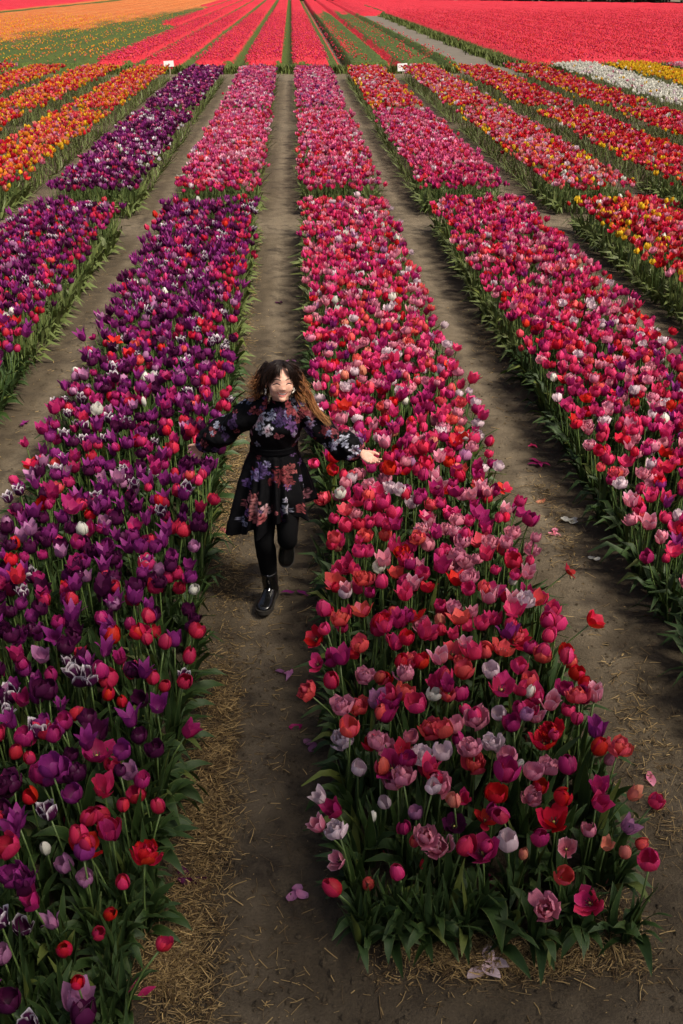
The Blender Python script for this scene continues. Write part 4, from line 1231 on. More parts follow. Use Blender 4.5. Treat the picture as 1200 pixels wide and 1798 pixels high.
# legs: the right one lands, the left one is folded behind
HPR, KNR, ANR = Vector((-.195, 5.00, .83)), Vector((-.214, 4.885, .475)), Vector((-.192, 4.985, .115))
HPL, KNL, ANL = Vector((-.078, 5.00, .83)), Vector((-.082, 4.855, .500)), Vector((-.088, 5.150, .335))
LEG_R = [.078, .068, .052, .054, .048, .034]
def leg_pts(h, k, a, bulge):
    return [h, h.lerp(k, .5) + Vector((0, -.012, 0)), k, k.lerp(a, .3) + bulge, k.lerp(a, .6) + bulge * .6, a]
LP_R = leg_pts(HPR, KNR, ANR, Vector((0, .014, 0)))
LP_L = leg_pts(HPL, KNL, ANL, Vector((0, .004, -.012)))
for P_ in (LP_R, LP_L):
    cap_chain(g, P_, LEG_R, 14, 28, up=(0, 1, 0.2))
FT_R, FT_L = Vector((-.232, 4.83, .035)), Vector((-.098, 5.135, .185))
cap_chain(g, [ANR, ANR + Vector((-.004, -.02, -.060)), ANR.lerp(FT_R, .55) + Vector((0, 0, -.018))], [.032, .026, .018], 10, 12)
cap_chain(g, [ANL, ANL + Vector((0, .035, -.03)), ANL.lerp(FT_L, .5) + Vector((0, .026, 0))], [.032, .026, .016], 10, 12)

src = bpy.data.objects.new('body_source', g.mesh('body_source', [M_skin]))
C.objects.link(src)
md = src.modifiers.new('r', 'REMESH'); md.mode = 'VOXEL'; md.voxel_size = 0.0036; md.adaptivity = 0.0
ms = src.modifiers.new('s', 'SMOOTH'); ms.factor = 0.5; ms.iterations = 3
dg = bpy.context.evaluated_depsgraph_get()
bm_me = bpy.data.meshes.new_from_object(src.evaluated_get(dg))
bpy.data.objects.remove(src)
hw = np.array([v.co[:] for v in bm_me.vertices])
bmx = bmesh.new(); bmx.from_mesh(bm_me)
hv = [v for v in bmx.verts if v.co.z > 1.30 and abs(v.co.x + .098) < .12 and v.co.y < 5.0]
for _ in range(9): bmesh.ops.smooth_vert(bmx, verts=hv, factor=.5, use_axis_x=True, use_axis_y=True, use_axis_z=True)
bmx.to_mesh(bm_me); bmx.free()
# the face: eye hollows, folded smile, nostrils
co = np.zeros(len(bm_me.vertices) * 3); bm_me.vertices.foreach_get('co', co); co = co.reshape(-1, 3)
HI = np.array(HM.inverted())
loc = co @ HI[:3, :3].T + HI[:3, 3]
fr = sstep(-.02, -.045, loc[:, 1])
def dent(cx, cz, rx, rz, amt):
    w = np.exp(-(((loc[:, 0] - cx) / rx) ** 2 + ((loc[:, 2] - cz) / rz) ** 2)) * fr
    loc[:, 1] += w * amt
for s in (-1, 1):
    dent(s * .031, .004, .017, .009, .006)
    dent(s * .031, -.004, .015, .005, -.003)
    dent(s * .031, .022, .022, .007, -.002)
dent(0, -.057, .026, .010, .0055)
dent(0, -.073, .014, .004, .0020)
HA = np.array(HM)
co = loc @ HA[:3, :3].T + HA[:3, 3]
bm_me.vertices.foreach_set('co', co.ravel())
bm_me.materials.clear(); bm_me.materials.append(M_skin)
for p in bm_me.polygons: p.use_smooth = True
bm_me.update()
person = link('person', bm_me)
tag(person, 'laughing woman in dark floral dress running down the path with arms outstretched', 'person')
bvh = BVHTree.FromPolygons([Vector(v) for v in co], [tuple(p.vertices) for p in bm_me.polygons])
def on_face(x, z, off=0.0012):
    o_ = HM @ Vector((x, -.25, z)); d_ = (HM.to_3x3() @ Vector((0, 1, 0))).normalized()
    hit = bvh.ray_cast(o_, d_)
    p = hit[0] if hit[0] is not None else HM @ Vector((x, -.07, z))
    return p - d_ * off
def face_patch(name, top, bot, m, off, n=14, rows=4):
    if name in ('mouth', 'teeth', 'lip'):
        top = [(x * 1.04, z + .004) for x, z in top]; bot = [(x * 1.04, z + .004) for x, z in bot]
    """a patch lying on the face between two curves (x, z)"""
    a, b = spline(top, n), spline(bot, n)
    V = []
    for j in range(rows):
        f = j / (rows - 1)
        for i in range(n):
            q = a[i] * (1 - f) + b[i] * f
            V.append(on_face(q[0], q[1], off + 0.0006 * math.sin(math.pi * f)))
    o = link(name, mesh_np(name, V, grid_faces(n, rows)[:, ::-1], None, [m]), person)
    return o
for s in (-1, 1):
    f = lambda pts: [(s * x, z - .008) for x, z in pts]
    face_patch('eyelid', f([(.016, .012), (.024, .018), (.034, .019), (.046, .011)]), f([(.016, .006), (.024, .010), (.034, .011), (.046, .006)]), M_blush, .0010)
    face_patch('eyelash', f([(.013, .0060), (.022, .0120), (.032, .0138), (.042, .0105), (.051, .0040)]), f([(.014, .0040), (.022, .0070), (.032, .0080), (.041, .0058), (.050, .0020)]), M_lash, .0022, rows=3)
    face_patch('eyebrow', f([(.012, .030), (.022, .0345), (.034, .0355), (.050, .028)]), f([(.012, .0258), (.022, .0293), (.034, .0303), (.050, .0258)]), M_brow, .0014, rows=3)
face_patch('mouth', [(-.027, -.045), (-.014, -.050), (0, -.0515), (.014, -.050), (.027, -.045)], [(-.027, -.046), (-.015, -.060), (0, -.0645), (.015, -.060), (.027, -.046)], M_mouth, .0012)
face_patch('teeth', [(-.0215, -.0480), (-.012, -.0510), (0, -.0525), (.012, -.0510), (.0215, -.0480)], [(-.0205, -.0500), (-.012, -.0570), (0, -.0590), (.012, -.0570), (.0205, -.0500)], M_teeth, .0026)
face_patch('lip', [(-.029, -.0435), (-.014, -.0465), (0, -.0480), (.014, -.0465), (.029, -.0435)], [(-.027, -.0455), (-.014, -.0505), (0, -.0525), (.014, -.0505), (.027, -.0455)], M_lip, .0032)
face_patch('lip', [(-.027, -.0460), (-.014, -.0585), (0, -.0620), (.014, -.0585), (.027, -.0460)], [(-.029, -.0450), (-.016, -.0650), (0, -.0700), (.016, -.0650), (.029, -.0450)], M_lip, .0036)

# ------------------------------------------------------------------ hair
def hair_build(nt, b):
    a = node(nt, 'ShaderNodeAttribute', attribute_name='tone')
    sp = node(nt, 'ShaderNodeSeparateColor')
    nt.links.new(a.outputs['Color'], sp.inputs[0])
    c = ramp(nt, sp.outputs[1], [(0.0, (0.010, 0.006, 0.005)), (0.40, (0.022, 0.010, 0.006)), (0.58, (0.16, 0.055, 0.018)), (0.78, (0.32, 0.135, 0.045)), (1.0, (0.44, 0.23, 0.095))])
    h = node(nt, 'ShaderNodeHueSaturation')
    nt.links.new(c, h.inputs['Color'])
    nt.links.new(mth(nt, 'ADD', 0.6, mth(nt, 'MULTIPLY', sp.outputs[2], 0.8)), h.inputs['Value'])
    nt.links.new(h.outputs[0], b.inputs['Base Color'])
    b.inputs['Roughness'].default_value = 0.5
    b.inputs['Specular IOR Level'].default_value = 0.18
M_hair = mat('hair', hair_build)
g = Geo()
# a close cap over the skull, open over the face
V, Q, T = ellipsoid((0, .018, .020), (.078, .092, .089), 36, 26)
keepv = ~((V[:, 1] < -.012) & (V[:, 2] < .088)) & (V[:, 2] > -.055)
fq = np.array([q for q in Q if keepv[q].all()]); ft = np.array([t for t in T if keepv[t].all()]).reshape(-1, 3)
g.add(xf(HM, V), fq, ft, 0, np.tile([0, .12, .4, 1.0], (len(V), 1)))
def lock(pts, r0, t0, t1, wob=.004, n=10, local=True, flat=.45):
    P = spline(pts, n)
    r0 *= .50
    P = P + (RNG.random((1, 3)) - .5) * wob * np.linspace(0, 1, n)[:, None] * 6
    if local: P = xf(HM, P)
    rr = [max(.0006, r0 * (0.75 + 0.5 * math.sin(math.pi * min(1, k / (n - 1) * .9 + .1))) * (1 - (k / (n - 1)) ** 2.5)) for k in range(n)]
    V, Q, T = tube(P, [(r, r * flat) for r in rr], 5)
    col = np.zeros((len(V), 4)); col[:, 3] = 1
    tt = np.repeat(np.linspace(t0, t1, n), 5); tt = np.concatenate([tt, [t0, t1]])
    col[:, 1] = np.clip(tt, 0, 1); col[:, 2] = RNG.random()
    g.add(V, Q, T, 0, col)
U = lambda a, b: float(a + (b - a) * RNG.random())
# strands lying over the crown, from the parting down and back
for k in range(330):
    a = U(-1.5, 1.5); s = -1 if a < 0 else 1
    x0 = .012 * s * abs(a) + .006
    y0 = U(-.055, .07)
    zc = .112
    pts = [(x0, y0, .108 - abs(y0) * .25), (s * U(.045, .060), y0 + .012, .088 - abs(y0) * .2), (s * U(.074, .084), y0 + .03, .040), (s * U(.080, .092), y0 + U(.03, .05), -.010), (s * U(.082, .105), y0 + U(.045, .08), -.055)]
    lock(pts, U(.005, .008), 0, U(.25, .42))
# fringe: a broad tuft each side of a gap over the brow
for k in range(120):
    s = -1 if RNG.random() < .55 else 1
    x1 = s * (U(.012, .042) if s < 0 else U(.030, .060))
    top = .108
    zend = (U(.030, .055) if RNG.random() < .55 else U(.052, .070)) - .10 * max(0, abs(x1) - .040)
    pts = [(U(-.01, .012), -.040, .104), (x1 * .6, -.066, .090), (x1 * .92, -.079 + .25 * max(0, abs(x1) - .03), .066), (x1 * 1.05, -.081 + .35 * max(0, abs(x1) - .03), zend)]
    lock(pts, U(.0030, .0052), 0, .25, .003, 9)
for k in range(150):                                            # side locks of the fringe, swept down over the temples
    s = -1 if RNG.random() < .5 else 1
    e = U(.040, .066)
    pts = [(s * .006, -.040, .106), (s * U(.024, .034), -.064, .092), (s * e * .92, -.064 + .55 * (e - .04), .062), (s * e * 1.08, -.058 + .75 * (e - .04), U(.005, .035)), (s * e * 1.14, -.050 + .9 * (e - .04), U(-.02, .015))]
    lock(pts, U(.0035, .0055), 0, .30, .003, 10)
for s in (-1, 1):
    for k in range(60):
        pts = [(s * .02, -.035, .106), (s * U(.050, .062), -.036, .082), (s * U(.070, .080), -.016, .040), (s * U(.076, .086), .006, .0), (s * U(.078, .092), .02, U(-.05, -.02))]
        lock(pts, U(.0035, .006), 0, .38, .003, 9)
# blown out to the image left: a short flick with tan ends
for k in range(220):
    z0 = U(-.02, .07)
    pts = [(-.060, U(.0, .06), z0 + .03), (-.084, U(.02, .08), z0), (-U(.094, .106), U(.03, .09), z0 - U(.03, .05)), (-U(.100, .128), U(.04, .10), z0 - U(.055, .085)), (-U(.110, .160), U(.04, .11), z0 - U(.05, .085))]
    e = U(.55, .95)
    lock(pts, U(.004, .0075), .1, e, .006)
# behind the neck and on the far side: a big swing of tan hair that trails over the shoulder
for k in range(480):
    z0 = U(-.03, .075)
    pts = [(.050, U(.0, .07), z0 + .02), (U(.082, .092), U(.02, .09), z0), (U(.100, .128), U(.03, .12), z0 - U(.03, .06)), (U(.105, .145), U(.02, .12), z0 - U(.07, .11)), (U(.120, .175), U(.0, .10), z0 - U(.09, .14))]
    lock(pts, U(.004, .0075), .08, U(.75, 1.0), .007, 12)
A0 = HM.inverted() @ at_y(538, 690, 4.90); A1 = HM.inverted() @ at_y(556, 722, 4.86); A2 = HM.inverted() @ at_y(576, 742, 4.84)
for k in range(110):
    j = lambda q, w: (q.x + U(-w, w), q.y + U(-w, w), q.z + U(-w, w))
    pts = [(.080, U(.01, .06), U(-.03, .02)), (.115, U(.01, .07), U(-.06, -.03)), j(A0, .020), j(A1, .014), j(A2, .016)]
    lock(pts, U(.0035, .006), .3, U(.85, 1.0), .004, 14)
for k in range(220):
    a = U(-.07, .07)
    pts = [(a * .9, .085, .05), (a * 1.1, .115, 0), (a * 1.4 + .01, U(.11, .14), -.06), (a * 1.7 + .03, U(.10, .15), -.12)]
    lock(pts, U(.005, .008), .1, U(.5, .85), .006)
link('hair', g.mesh('hair', [M_hair]), person)
for s in (-1, 1):
    g2 = Geo()
    for k in range(7):
        q = HM @ Vector((s * .074 + RNG.normal(0, .003), .006 + RNG.normal(0, .003), -.040 - .0042 * k))
        V, Q, T = ellipsoid(q, (.0043, .0043, .0043), 8, 6)
        g2.add(V, Q, T)
    link('earring', g2.mesh('earring', [M_pearl]), person)['label'] = 'cluster of little cream beads'

# ------------------------------------------------------------------ dress
BLOOMS = [  # pixel of the blossom's middle, radius in metres, petals, colour, heart
 (459, 735, .034, 6, (.40, .44, .58), (.40, .10, .16)), (449, 742, .030, 5, (.46, .20, .26), (.45, .45, .55)), (470, 757, .026, 6, (.52, .54, .66), (.45, .08, .14)), (478, 730, .024, 5, (.34, .38, .54), (.2, .2, .4)),
 (441, 752, .026, 5, (.50, .16, .22), (.5, .3, .35)), (455, 752, .020, 5, (.36, .40, .54), (.1, .1, .2)),
 (502, 735, .036, 5, (.10, .03, .17), (.05, .01, .09)), (512, 748, .030, 5, (.17, .05, .24), (.07, .02, .12)), (490, 742, .028, 4, (.06, .03, .14), (.03, .01, .06)), (517, 763, .020, 6, (.26, .12, .36), (.4, .4, .5)), (505, 728, .018, 5, (.22, .20, .40), (.05, .02, .1)),
 (512, 716, .034, 5, (.30, .025, .04), (.12, .01, .02)), (524, 724, .024, 5, (.36, .05, .07), (.12, .01, .02)), (470, 709, .020, 4, (.22, .02, .045), (.1, .01, .02)),
 (487, 766, .016, 5, (.48, .08, .11), (.2, .02, .04)), (496, 765, .012, 5, (.5, .14, .16), (.3, .05, .05)), (522, 772, .016, 5, (.40, .36, .50), (.2, .1, .3)),
 (495, 833, .040, 4, (.26, .020, .030), (.10, .008, .015)), (510, 824, .034, 4, (.36, .07, .07), (.16, .01, .02)), (489, 846, .030, 4, (.20, .012, .025), (.08, .005, .01)), (507, 845, .030, 4, (.30, .035, .045), (.1, .01, .02)),
 (461, 826, .040, 5, (.11, .05, .24), (.05, .02, .1)), (448, 836, .030, 5, (.20, .16, .40), (.08, .03, .15)), (436, 848, .026, 5, (.12, .05, .25), (.06, .02, .1)), (470, 815, .020, 6, (.26, .24, .44), (.1, .05, .2)),
 (525, 826, .022, 6, (.42, .42, .54), (.3, .1, .2)), (530, 838, .018, 5, (.22, .14, .34), (.1, .05, .2)),
 (444, 876, .034, 5, (.52, .13, .13), (.30, .03, .04)), (455, 893, .042, 6, (.60, .20, .20), (.40, .07, .08)), (467, 896, .032, 6, (.60, .34, .38), (.5, .12, .14)), (448, 906, .034, 5, (.55, .12, .13), (.3, .04, .05)), (463, 912, .026, 5, (.48, .08, .09), (.25, .02, .03)), (432, 884, .020, 5, (.45, .1, .12), (.2, .02, .03)),
 (503, 895, .024, 5, (.46, .48, .60), (.5, .42, .45)), (503, 878, .014, 5, (.44, .44, .56), (.3, .2, .3)), (485, 901, .012, 5, (.5, .12, .13), (.3, .03, .04)),
 (418, 888, .024, 6, (.26, .26, .40), (.1, .1, .2)), (411, 905, .024, 6, (.32, .33, .46), (.12, .08, .2)), (422, 910, .022, 6, (.36, .36, .50), (.1, .06, .2)), (434, 900, .020, 5, (.24, .08, .32), (.1, .02, .14)), (428, 920, .018, 5, (.34, .34, .48), (.12, .1, .2)),
 (528, 893, .026, 4, (.46, .07, .08), (.2, .02, .03)), (538, 866, .026, 5, (.40, .12, .16), (.2, .04, .06)), (536, 850, .018, 5, (.34, .24, .40), (.2, .05, .1)),
]
BL_SL = [
 (424, 700, .018, 5, (.40, .42, .56), (.2, .2, .3)), (440, 702, .022, 5, (.16, .17, .30), (.1, .1, .2)), (382, 746, .018, 5, (.34, .36, .50), (.2, .2, .3)), (408, 745, .026, 4, (.07, .025, .12), (.03, .01, .06)), (372, 760, .012, 5, (.3, .3, .45), (.1, .1, .2)), (396, 765, .02, 4, (.05, .02, .09), (.03, .01, .05)),
 (531, 703, .028, 5, (.20, .06, .30), (.34, .32, .50)), (540, 720, .030, 5, (.38, .04, .06), (.15, .01, .02)), (549, 728, .020, 5, (.50, .12, .14), (.25, .03, .04)), (530, 730, .016, 5, (.45, .08, .1), (.2, .02, .03)),
 (545, 744, .026, 6, (.22, .18, .36), (.3, .06, .1)), (538, 755, .016, 6, (.34, .32, .48), (.2, .05, .1)), (570, 756, .024, 4, (.24, .015, .03), (.1, .01, .02)), (588, 758, .020, 4, (.28, .04, .06), (.1, .01, .02)), (578, 760, .014, 5, (.24, .2, .38), (.1, .1, .2)),
 (603, 769, .026, 4, (.44, .46, .58), (.5, .5, .6)), (583, 784, .028, 6, (.24, .24, .36), (.1, .06, .16)), (569, 783, .022, 6, (.38, .38, .52), (.2, .06, .1)), (606, 780, .018, 5, (.4, .42, .55), (.2, .2, .3)), (624, 791, .022, 6, (.42, .44, .56), (.3, .06, .12)), (594, 776, .014, 5, (.5, .5, .62), (.2, .2, .3)),
]
def print_colour(V, N, blooms, seed):
    """floral print: each blossom a whorl of petals lying on the cloth"""
    n = len(V)
    col = np.tile(np.array([.0022, .0022, .003]), (n, 1))
    px, py, pz = project(V)
    view = -(V - np.array([0, 0, CAM_H])); view /= np.linalg.norm(view, axis=1)[:, None]
    face = (N * view).sum(1)
    r = np.random.default_rng(seed)
    todo = []
    pal = [((.36, .38, .52), (.2, .1, .2)), ((.14, .05, .22), (.06, .02, .1)), ((.42, .08, .1), (.2, .02, .03)), ((.24, .2, .4), (.1, .04, .16)), ((.28, .03, .05), (.1, .01, .02))]
    for k in range(46):                                   # the print goes on round the back
        i = r.integers(n)
        if face[i] < -0.05:
            q = pal[r.integers(len(pal))]
            todo.append((V[i], N[i], r.uniform(.016, .036), r.integers(4, 7), q[0], q[1]))
    for k in range(60):                                        # small scattered ones in front
        i = r.integers(n)
        if face[i] > .1:
            q = [((.16, .06, .22), (.05, .02, .08)), ((.30, .04, .06), (.1, .01, .02)), ((.30, .31, .42), (.1, .06, .14)), ((.09, .03, .13), (.03, .01, .05)), ((.20, .02, .035), (.07, .01, .015))][r.integers(5)]
            todo.append((V[i], N[i], r.uniform(.008, .024), r.integers(4, 7), q[0], q[1]))
    for b in blooms:
        d = (px - b[0]) ** 2 + (py - b[1]) ** 2 + np.where(face < 0.05, 1e5, 0)
        i = int(np.argmin(d))
        todo.append((V[i], N[i], *b[2:]))
    for k, (c, nn, rad, pet, cA, cB) in enumerate(todo):
        rad = rad * 1.18
        dv = V - c
        near = (dv ** 2).sum(1) < (rad * 1.6) ** 2
        near &= (N @ nn) > 0.0
        if not near.any(): continue
        t = np.cross(nn, [0, 0, 1.0]); t /= np.linalg.norm(t) + 1e-9
        b2 = np.cross(t, nn)
        x, y = dv[near] @ t, dv[near] @ b2
        th = np.arctan2(y, x) + k * 1.7; rr = np.hypot(x, y) / rad
        wob = fbm(x * 90 + k, y * 90, seed=k, octs=2) - .5
        lim = .56 + .40 * np.abs(np.cos(th * pet / 2)) + wob * 1.0
        tear = fbm(x * 150 + 7 * k, y * 150, seed=k + 9, octs=2) > .66
        m = rr < lim
        f = np.clip(rr / np.maximum(lim, .1), 0, 1)
        cc = np.array(cB) * (1 - f[:, None] ** .8) + np.array(cA) * f[:, None] ** .8
        vein = (.72 + .5 * np.abs(np.cos(th * pet / 2)) * (.5 + f)) * (.65 + .7 * vnoise(x * 160 + 5, y * 160, seed=k + 50))
        grey = cc.mean(1)[:, None]
        cc = (cc * .78 + grey * .22) * .60
        gapl = np.abs(np.cos(th * pet / 2)) < .10
        cc = cc * vein[:, None]
        cc[gapl] *= .25
        cc[tear] *= .12
        idx = np.where(near)[0][m]
        col[idx] = cc[m]
    return np.concatenate([np.clip(col, 0, 1), np.ones((n, 1))], 1)
def cloth_build(nt, b):
    a = node(nt, 'ShaderNodeAttribute', attribute_name='tone')
    nt.links.new(a.outputs['Color'], b.inputs['Base Color'])
    b.inputs['Roughness'].default_value = 0.75
    b.inputs['Specular IOR Level'].default_value = 0.10
M_cloth = mat('floral_cloth', cloth_build)
def normals(V, nu, nv):
    G_ = V.reshape(nv, nu, 3)
    du = np.roll(G_, -1, 1) - np.roll(G_, 1, 1)
    dv = np.gradient(G_, axis=0)
    N = np.cross(du, dv).reshape(-1, 3)
    return N / (np.linalg.norm(N, axis=1)[:, None] + 1e-9)

NU = 220
ph = np.arange(NU) / NU * 2 * np.pi          # 0 towards the camera, going to the image right
ux, uy = np.sin(ph), -np.cos(ph)
rings = [  # z, centre x, centre y, half width, half depth
 (1.318, -.098, 4.893, .049, .047), (1.300, -.099, 4.900, .052, .050), (1.278, -.100, 4.912, .062, .056), (1.262, -.101, 4.918, .108, .066), (1.240, -.104, 4.925, .132, .080), (1.19, -.112, 4.933, .137, .096), (1.14, -.122, 4.940, .137, .108), (1.09, -.134, 4.950, .132, .102), (1.045, -.140, 4.960, .124, .090), (1.012, -.143, 4.966, .120, .086), (.990, -.144, 4.970, .124, .088)]
top_ = spline(rings, 110)
Vt = []
for q in top_:
    z, cx, cy, a, b_ = q
    wr = 1 + .018 * np.sin(5 * ph + z * 60) * sstep(1.25, 1.1, z) + .012 * np.sin(11 * ph + 3 + z * 25)
    # two soft bust forms and a ruffled edge at the very top
    bust = .016 * np.exp(-((z - 1.155) / .045) ** 2) * (np.exp(-((ph - .55) / .38) ** 2) + np.exp(-((ph - 2 * np.pi + .55) / .38) ** 2))
    Vt.append(np.stack([cx + ux * a * wr, cy + uy * (b_ * wr + bust), np.full(NU, z) + .0 * ph], 1))
Vt = np.array(Vt)
keys = np.array([0, 45, 90, 135, 180, 225, 270, 315, 360]) * np.pi / 180
hz = np.interp(ph, keys, [.575, .615, .690, .690, .62, .545, .505, .535, .575])
hr = np.interp(ph, keys, [.150, .168, .192, .212, .205, .250, .272, .208, .150])
hr = hr + .028 * np.sin(9 * ph + .6) + .016 * np.sin(15 * ph + 2) + .012 * np.sin(23 * ph); hz = hz + .012 * np.sin(17 * ph + 1) + .018 * np.sin(9 * ph + 2.2)
hem = np.stack([-.142 + ux * hr * 1.02, 4.975 + uy * hr * .95, hz], 1)
w0 = Vt[-1]
NS = 130
Vs = []
for j in range(1, NS + 1):
    s = j / NS
    f = s ** .80
    P = w0.copy()
    P[:, :2] = w0[:, :2] * (1 - f) + hem[:, :2] * f
    P[:, 2] = w0[:, 2] * (1 - s) + hem[:, 2] * s
    fold = .018 * s * np.sin(13 * ph + 1.2 * np.sin(3 * ph) + s * 1.5) + .006 * np.sin(26 * ph + s * 3) * s
    P[:, 0] += ux * fold; P[:, 1] += uy * fold
    # the thigh of the folded leg and the striding leg push the cloth out in front
    for (lx, amp) in ((-.205, .030), (-.082, .048)):
        w = np.exp(-((P[:, 0] - lx) / .055) ** 2) * (uy < 0) * np.exp(-((s - .72) / .34) ** 2)
        P[:, 1] -= amp * w
    P[:, 2] += .05 * np.exp(-((P[:, 0] - (-.10)) / .05) ** 2) * (uy < -.2) * s ** 3
    Vs.append(P)
Vd = np.concatenate([Vt, np.array(Vs)]).reshape(-1, 3)
nvd = len(top_) + NS
wn_ = (fbm(Vd[:, 0] * 30, Vd[:, 1] * 30, Vd[:, 2] * 16, seed=71, octs=3) - .5)
Nd = normals(Vd, NU, nvd)
if (Nd[:, 1] * (Vd[:, 1] - 4.95)).mean() < 0: Nd = -Nd
Vd = Vd + Nd * wn_[:, None] * .010
Qd = grid_faces(NU, nvd, True)
dress = link('dress', mesh_np('dress', Vd, Qd, None, [M_cloth], col=print_colour(Vd, Nd, BLOOMS, 5)), person)
sol = dress.modifiers.new('thickness', 'SOLIDIFY'); sol.thickness = .0025; sol.offset = -1

def sleeve(name, pts, rad, blooms, seed):
    n, m = 150, 110
    P = spline(pts, n); Rr = spline([(r,) for r in rad], n)[:, 0]
    V, Q, T = tube(P, Rr, m, caps=False)
    t = np.repeat(np.linspace(0, 1, n), m); a = np.tile(np.arange(m) / m * 2 * np.pi, n)
    c = np.repeat(P, m, 0)
    N = (V - c) / (np.linalg.norm(V - c, axis=1)[:, None] + 1e-9)
    wr = .010 * np.sin(t * 26 + 1.5 * np.sin(a * 2 + seed)) * np.sin(np.pi * t) + .007 * np.sin(9 * a + t * 8) * sstep(.55, .9, t) * sstep(1.0, .93, t) + .010 * (fbm(V[:, 0] * 22, V[:, 1] * 22, V[:, 2] * 22, seed=seed, octs=3) - .5) * 2 * np.sin(np.pi * np.clip(t, 0.03, .97))
    droop = -.014 * np.sin(np.pi * t) ** 2
    V = V + N * wr[:, None]; V[:, 2] += droop * (N[:, 2] < 0) * (-N[:, 2])
    o = link(name, mesh_np(name, V, Q, None, [M_cloth], col=print_colour(V, N, blooms, seed)), dress)
    so = o.modifiers.new('thickness', 'SOLIDIFY'); so.thickness = .002; so.offset = -1
    return o
sleeve('sleeve', [SHR + Vector((.055, 0, .012)), SHR + Vector((.010, 0, .012)), SHR.lerp(ELR, .45), ELR, ELR.lerp(WRR, .55), WRR.lerp(ELR, .10), WRR + (WRR - ELR).normalized() * .022],
       [.050, .066, .066, .064, .066, .044, .030], BL_SL, 81)
sleeve('sleeve', [SHL + Vector((-.055, 0, .010)), SHL + Vector((-.008, 0, .014)), SHL.lerp(ELL, .45), ELL, ELL.lerp(WRL, .48), WRL.lerp(ELL, .16), WRL + (WRL - ELL).normalized() * .010],
       [.048, .064, .060, .064, .074, .054, .031], BL_SL, 82)
zb = np.linspace(1.030, .992, 7)
Vb = []
for z in zb:
    q = np.array([np.interp(z, top_[::-1, 0], top_[::-1, k]) for k in range(1, 5)])
    Vb.append(np.stack([q[0] + ux * (q[2] + .007), q[1] + uy * (q[3] + .007), np.full(NU, z)], 1))
belt = link('belt', mesh_np('belt', np.concatenate(Vb), grid_faces(NU, 7, True), None, [M_belt]), dress)
so = belt.modifiers.new('thickness', 'SOLIDIFY'); so.thickness = .004; so.offset = -1

# ------------------------------------------------------------------ tights and boots
for P_ in (LP_R, LP_L):
    V, Q, T = tube(spline(P_, 40), spline([(r + .004,) for r in LEG_R], 40)[:, 0], 22, up=(0, 1, .2))
    V = V + (fbm(V[:, 0] * 20, V[:, 1] * 20, V[:, 2] * 20, seed=6, octs=2) - .5)[:, None] * .003
    link('tights', mesh_np('tights', V, Q, T, [M_tights]), person)
def boot(knee, ankle, toe, sole_up):
    """ankle boot: shaft, rounded foot with a raised toe cap, thick sole with heel, zip"""
    up = Vector(sole_up).normalized()
    fwd = (toe - ankle); fwd = (fwd - up * fwd.dot(up)).normalized()
    side = fwd.cross(up).normalized()
    L = .262
    heel = ankle - up * (.100) - fwd * .070
    P3 = lambda f, u_, s_: heel + fwd * f + up * u_ + side * s_
    # upper: cross sections from heel to toe
    sec = [(.000, .030, .010, .070), (.020, .033, .012, .100), (.055, .036, .014, .112), (.100, .038, .014, .090), (.145, .042, .014, .066), (.190, .046, .014, .054), (.228, .042, .014, .048), (.250, .028, .016, .038), (.258, .010, .018, .028)]
    n = 30
    sp_ = spline(sec, n)
    V = []
    m = 22
    for f, w, b0, t0 in sp_:
        for k in range(m):
            a = k / m * 2 * math.pi
            cx, cz = math.cos(a), math.sin(a)
            e = .72
            V.append(P3(f, (b0 + t0) / 2 + (t0 - b0) / 2 * math.copysign(abs(cz) ** e, cz), w * math.copysign(abs(cx) ** .8, cx)))
    V += [P3(-.002, .04, 0), P3(.259, .022, 0)]
    Q = grid_faces(m, n, True)
    T = [((i + 1) % m, i, n * m) for i in range(m)] + [((n - 1) * m + i, (n - 1) * m + (i + 1) % m, n * m + 1) for i in range(m)]
    g3 = Geo(); g3.add(V, Q, np.array(T))
    dirk = (knee - ankle).normalized()
    a0 = P3(.058, .06, 0)
    V, Q, T = tube(spline([a0, ankle.lerp(a0, .2), ankle + dirk * .06, ankle + dirk * .115], 16), spline([(.046,), (.046,), (.046,), (.049,)], 16)[:, 0], 22, up=tuple(fwd))
    V = V + (fbm(V[:, 0] * 35, V[:, 1] * 35, V[:, 2] * 35, seed=15, octs=2) - .5)[:, None] * .008
    g3.add(V, Q, T)
    o = link('boot', g3.mesh('boot', [M_boot]), person)
    # sole
    out_ = [(-.006, .0), (-.002, .028), (.03, .036), (.08, .036), (.13, .041), (.19, .050), (.235, .046), (.262, .026), (.270, 0), (.262, -.026), (.235, -.046), (.19, -.050), (.13, -.041), (.08, -.036), (.03, -.036), (-.002, -.028), (-.006, 0)]
    oc = spline(out_, 49)[:-1]
    k = len(oc)
    low = np.array([P3(f, (.0 if f < .075 or f > .105 else .009), s_) for f, s_ in oc]); hi = np.array([P3(f, .024, s_) for f, s_ in oc])
    Vz = np.concatenate([low, hi, [P3(.13, .0, 0), P3(.13, .024, 0)]])
    Qz = [(i, (i + 1) % k, k + (i + 1) % k, k + i) for i in range(k)]
    Tz = [((i + 1) % k, i, 2 * k) for i in range(k)] + [(k + i, k + (i + 1) % k, 2 * k + 1) for i in range(k)]
    link('sole', mesh_np('sole', Vz, np.array(Qz), np.array(Tz), [M_sole], smooth=False), o)
    # zip running down the front of the shaft
    pz = [ankle + dirk * .105 + fwd * .048, ankle + dirk * .05 + fwd * .047, P3(.108, .105, 0) + fwd * .004, P3(.132, .080, 0)]
    Vq, Qq, Tq = tube(spline([q + side * -.006 for q in pz], 14), [(.0042, .0022)] * 14, 6, up=tuple(fwd))
    link('zip', mesh_np('zip', Vq, Qq, Tq, [M_zip]), o)
    return o
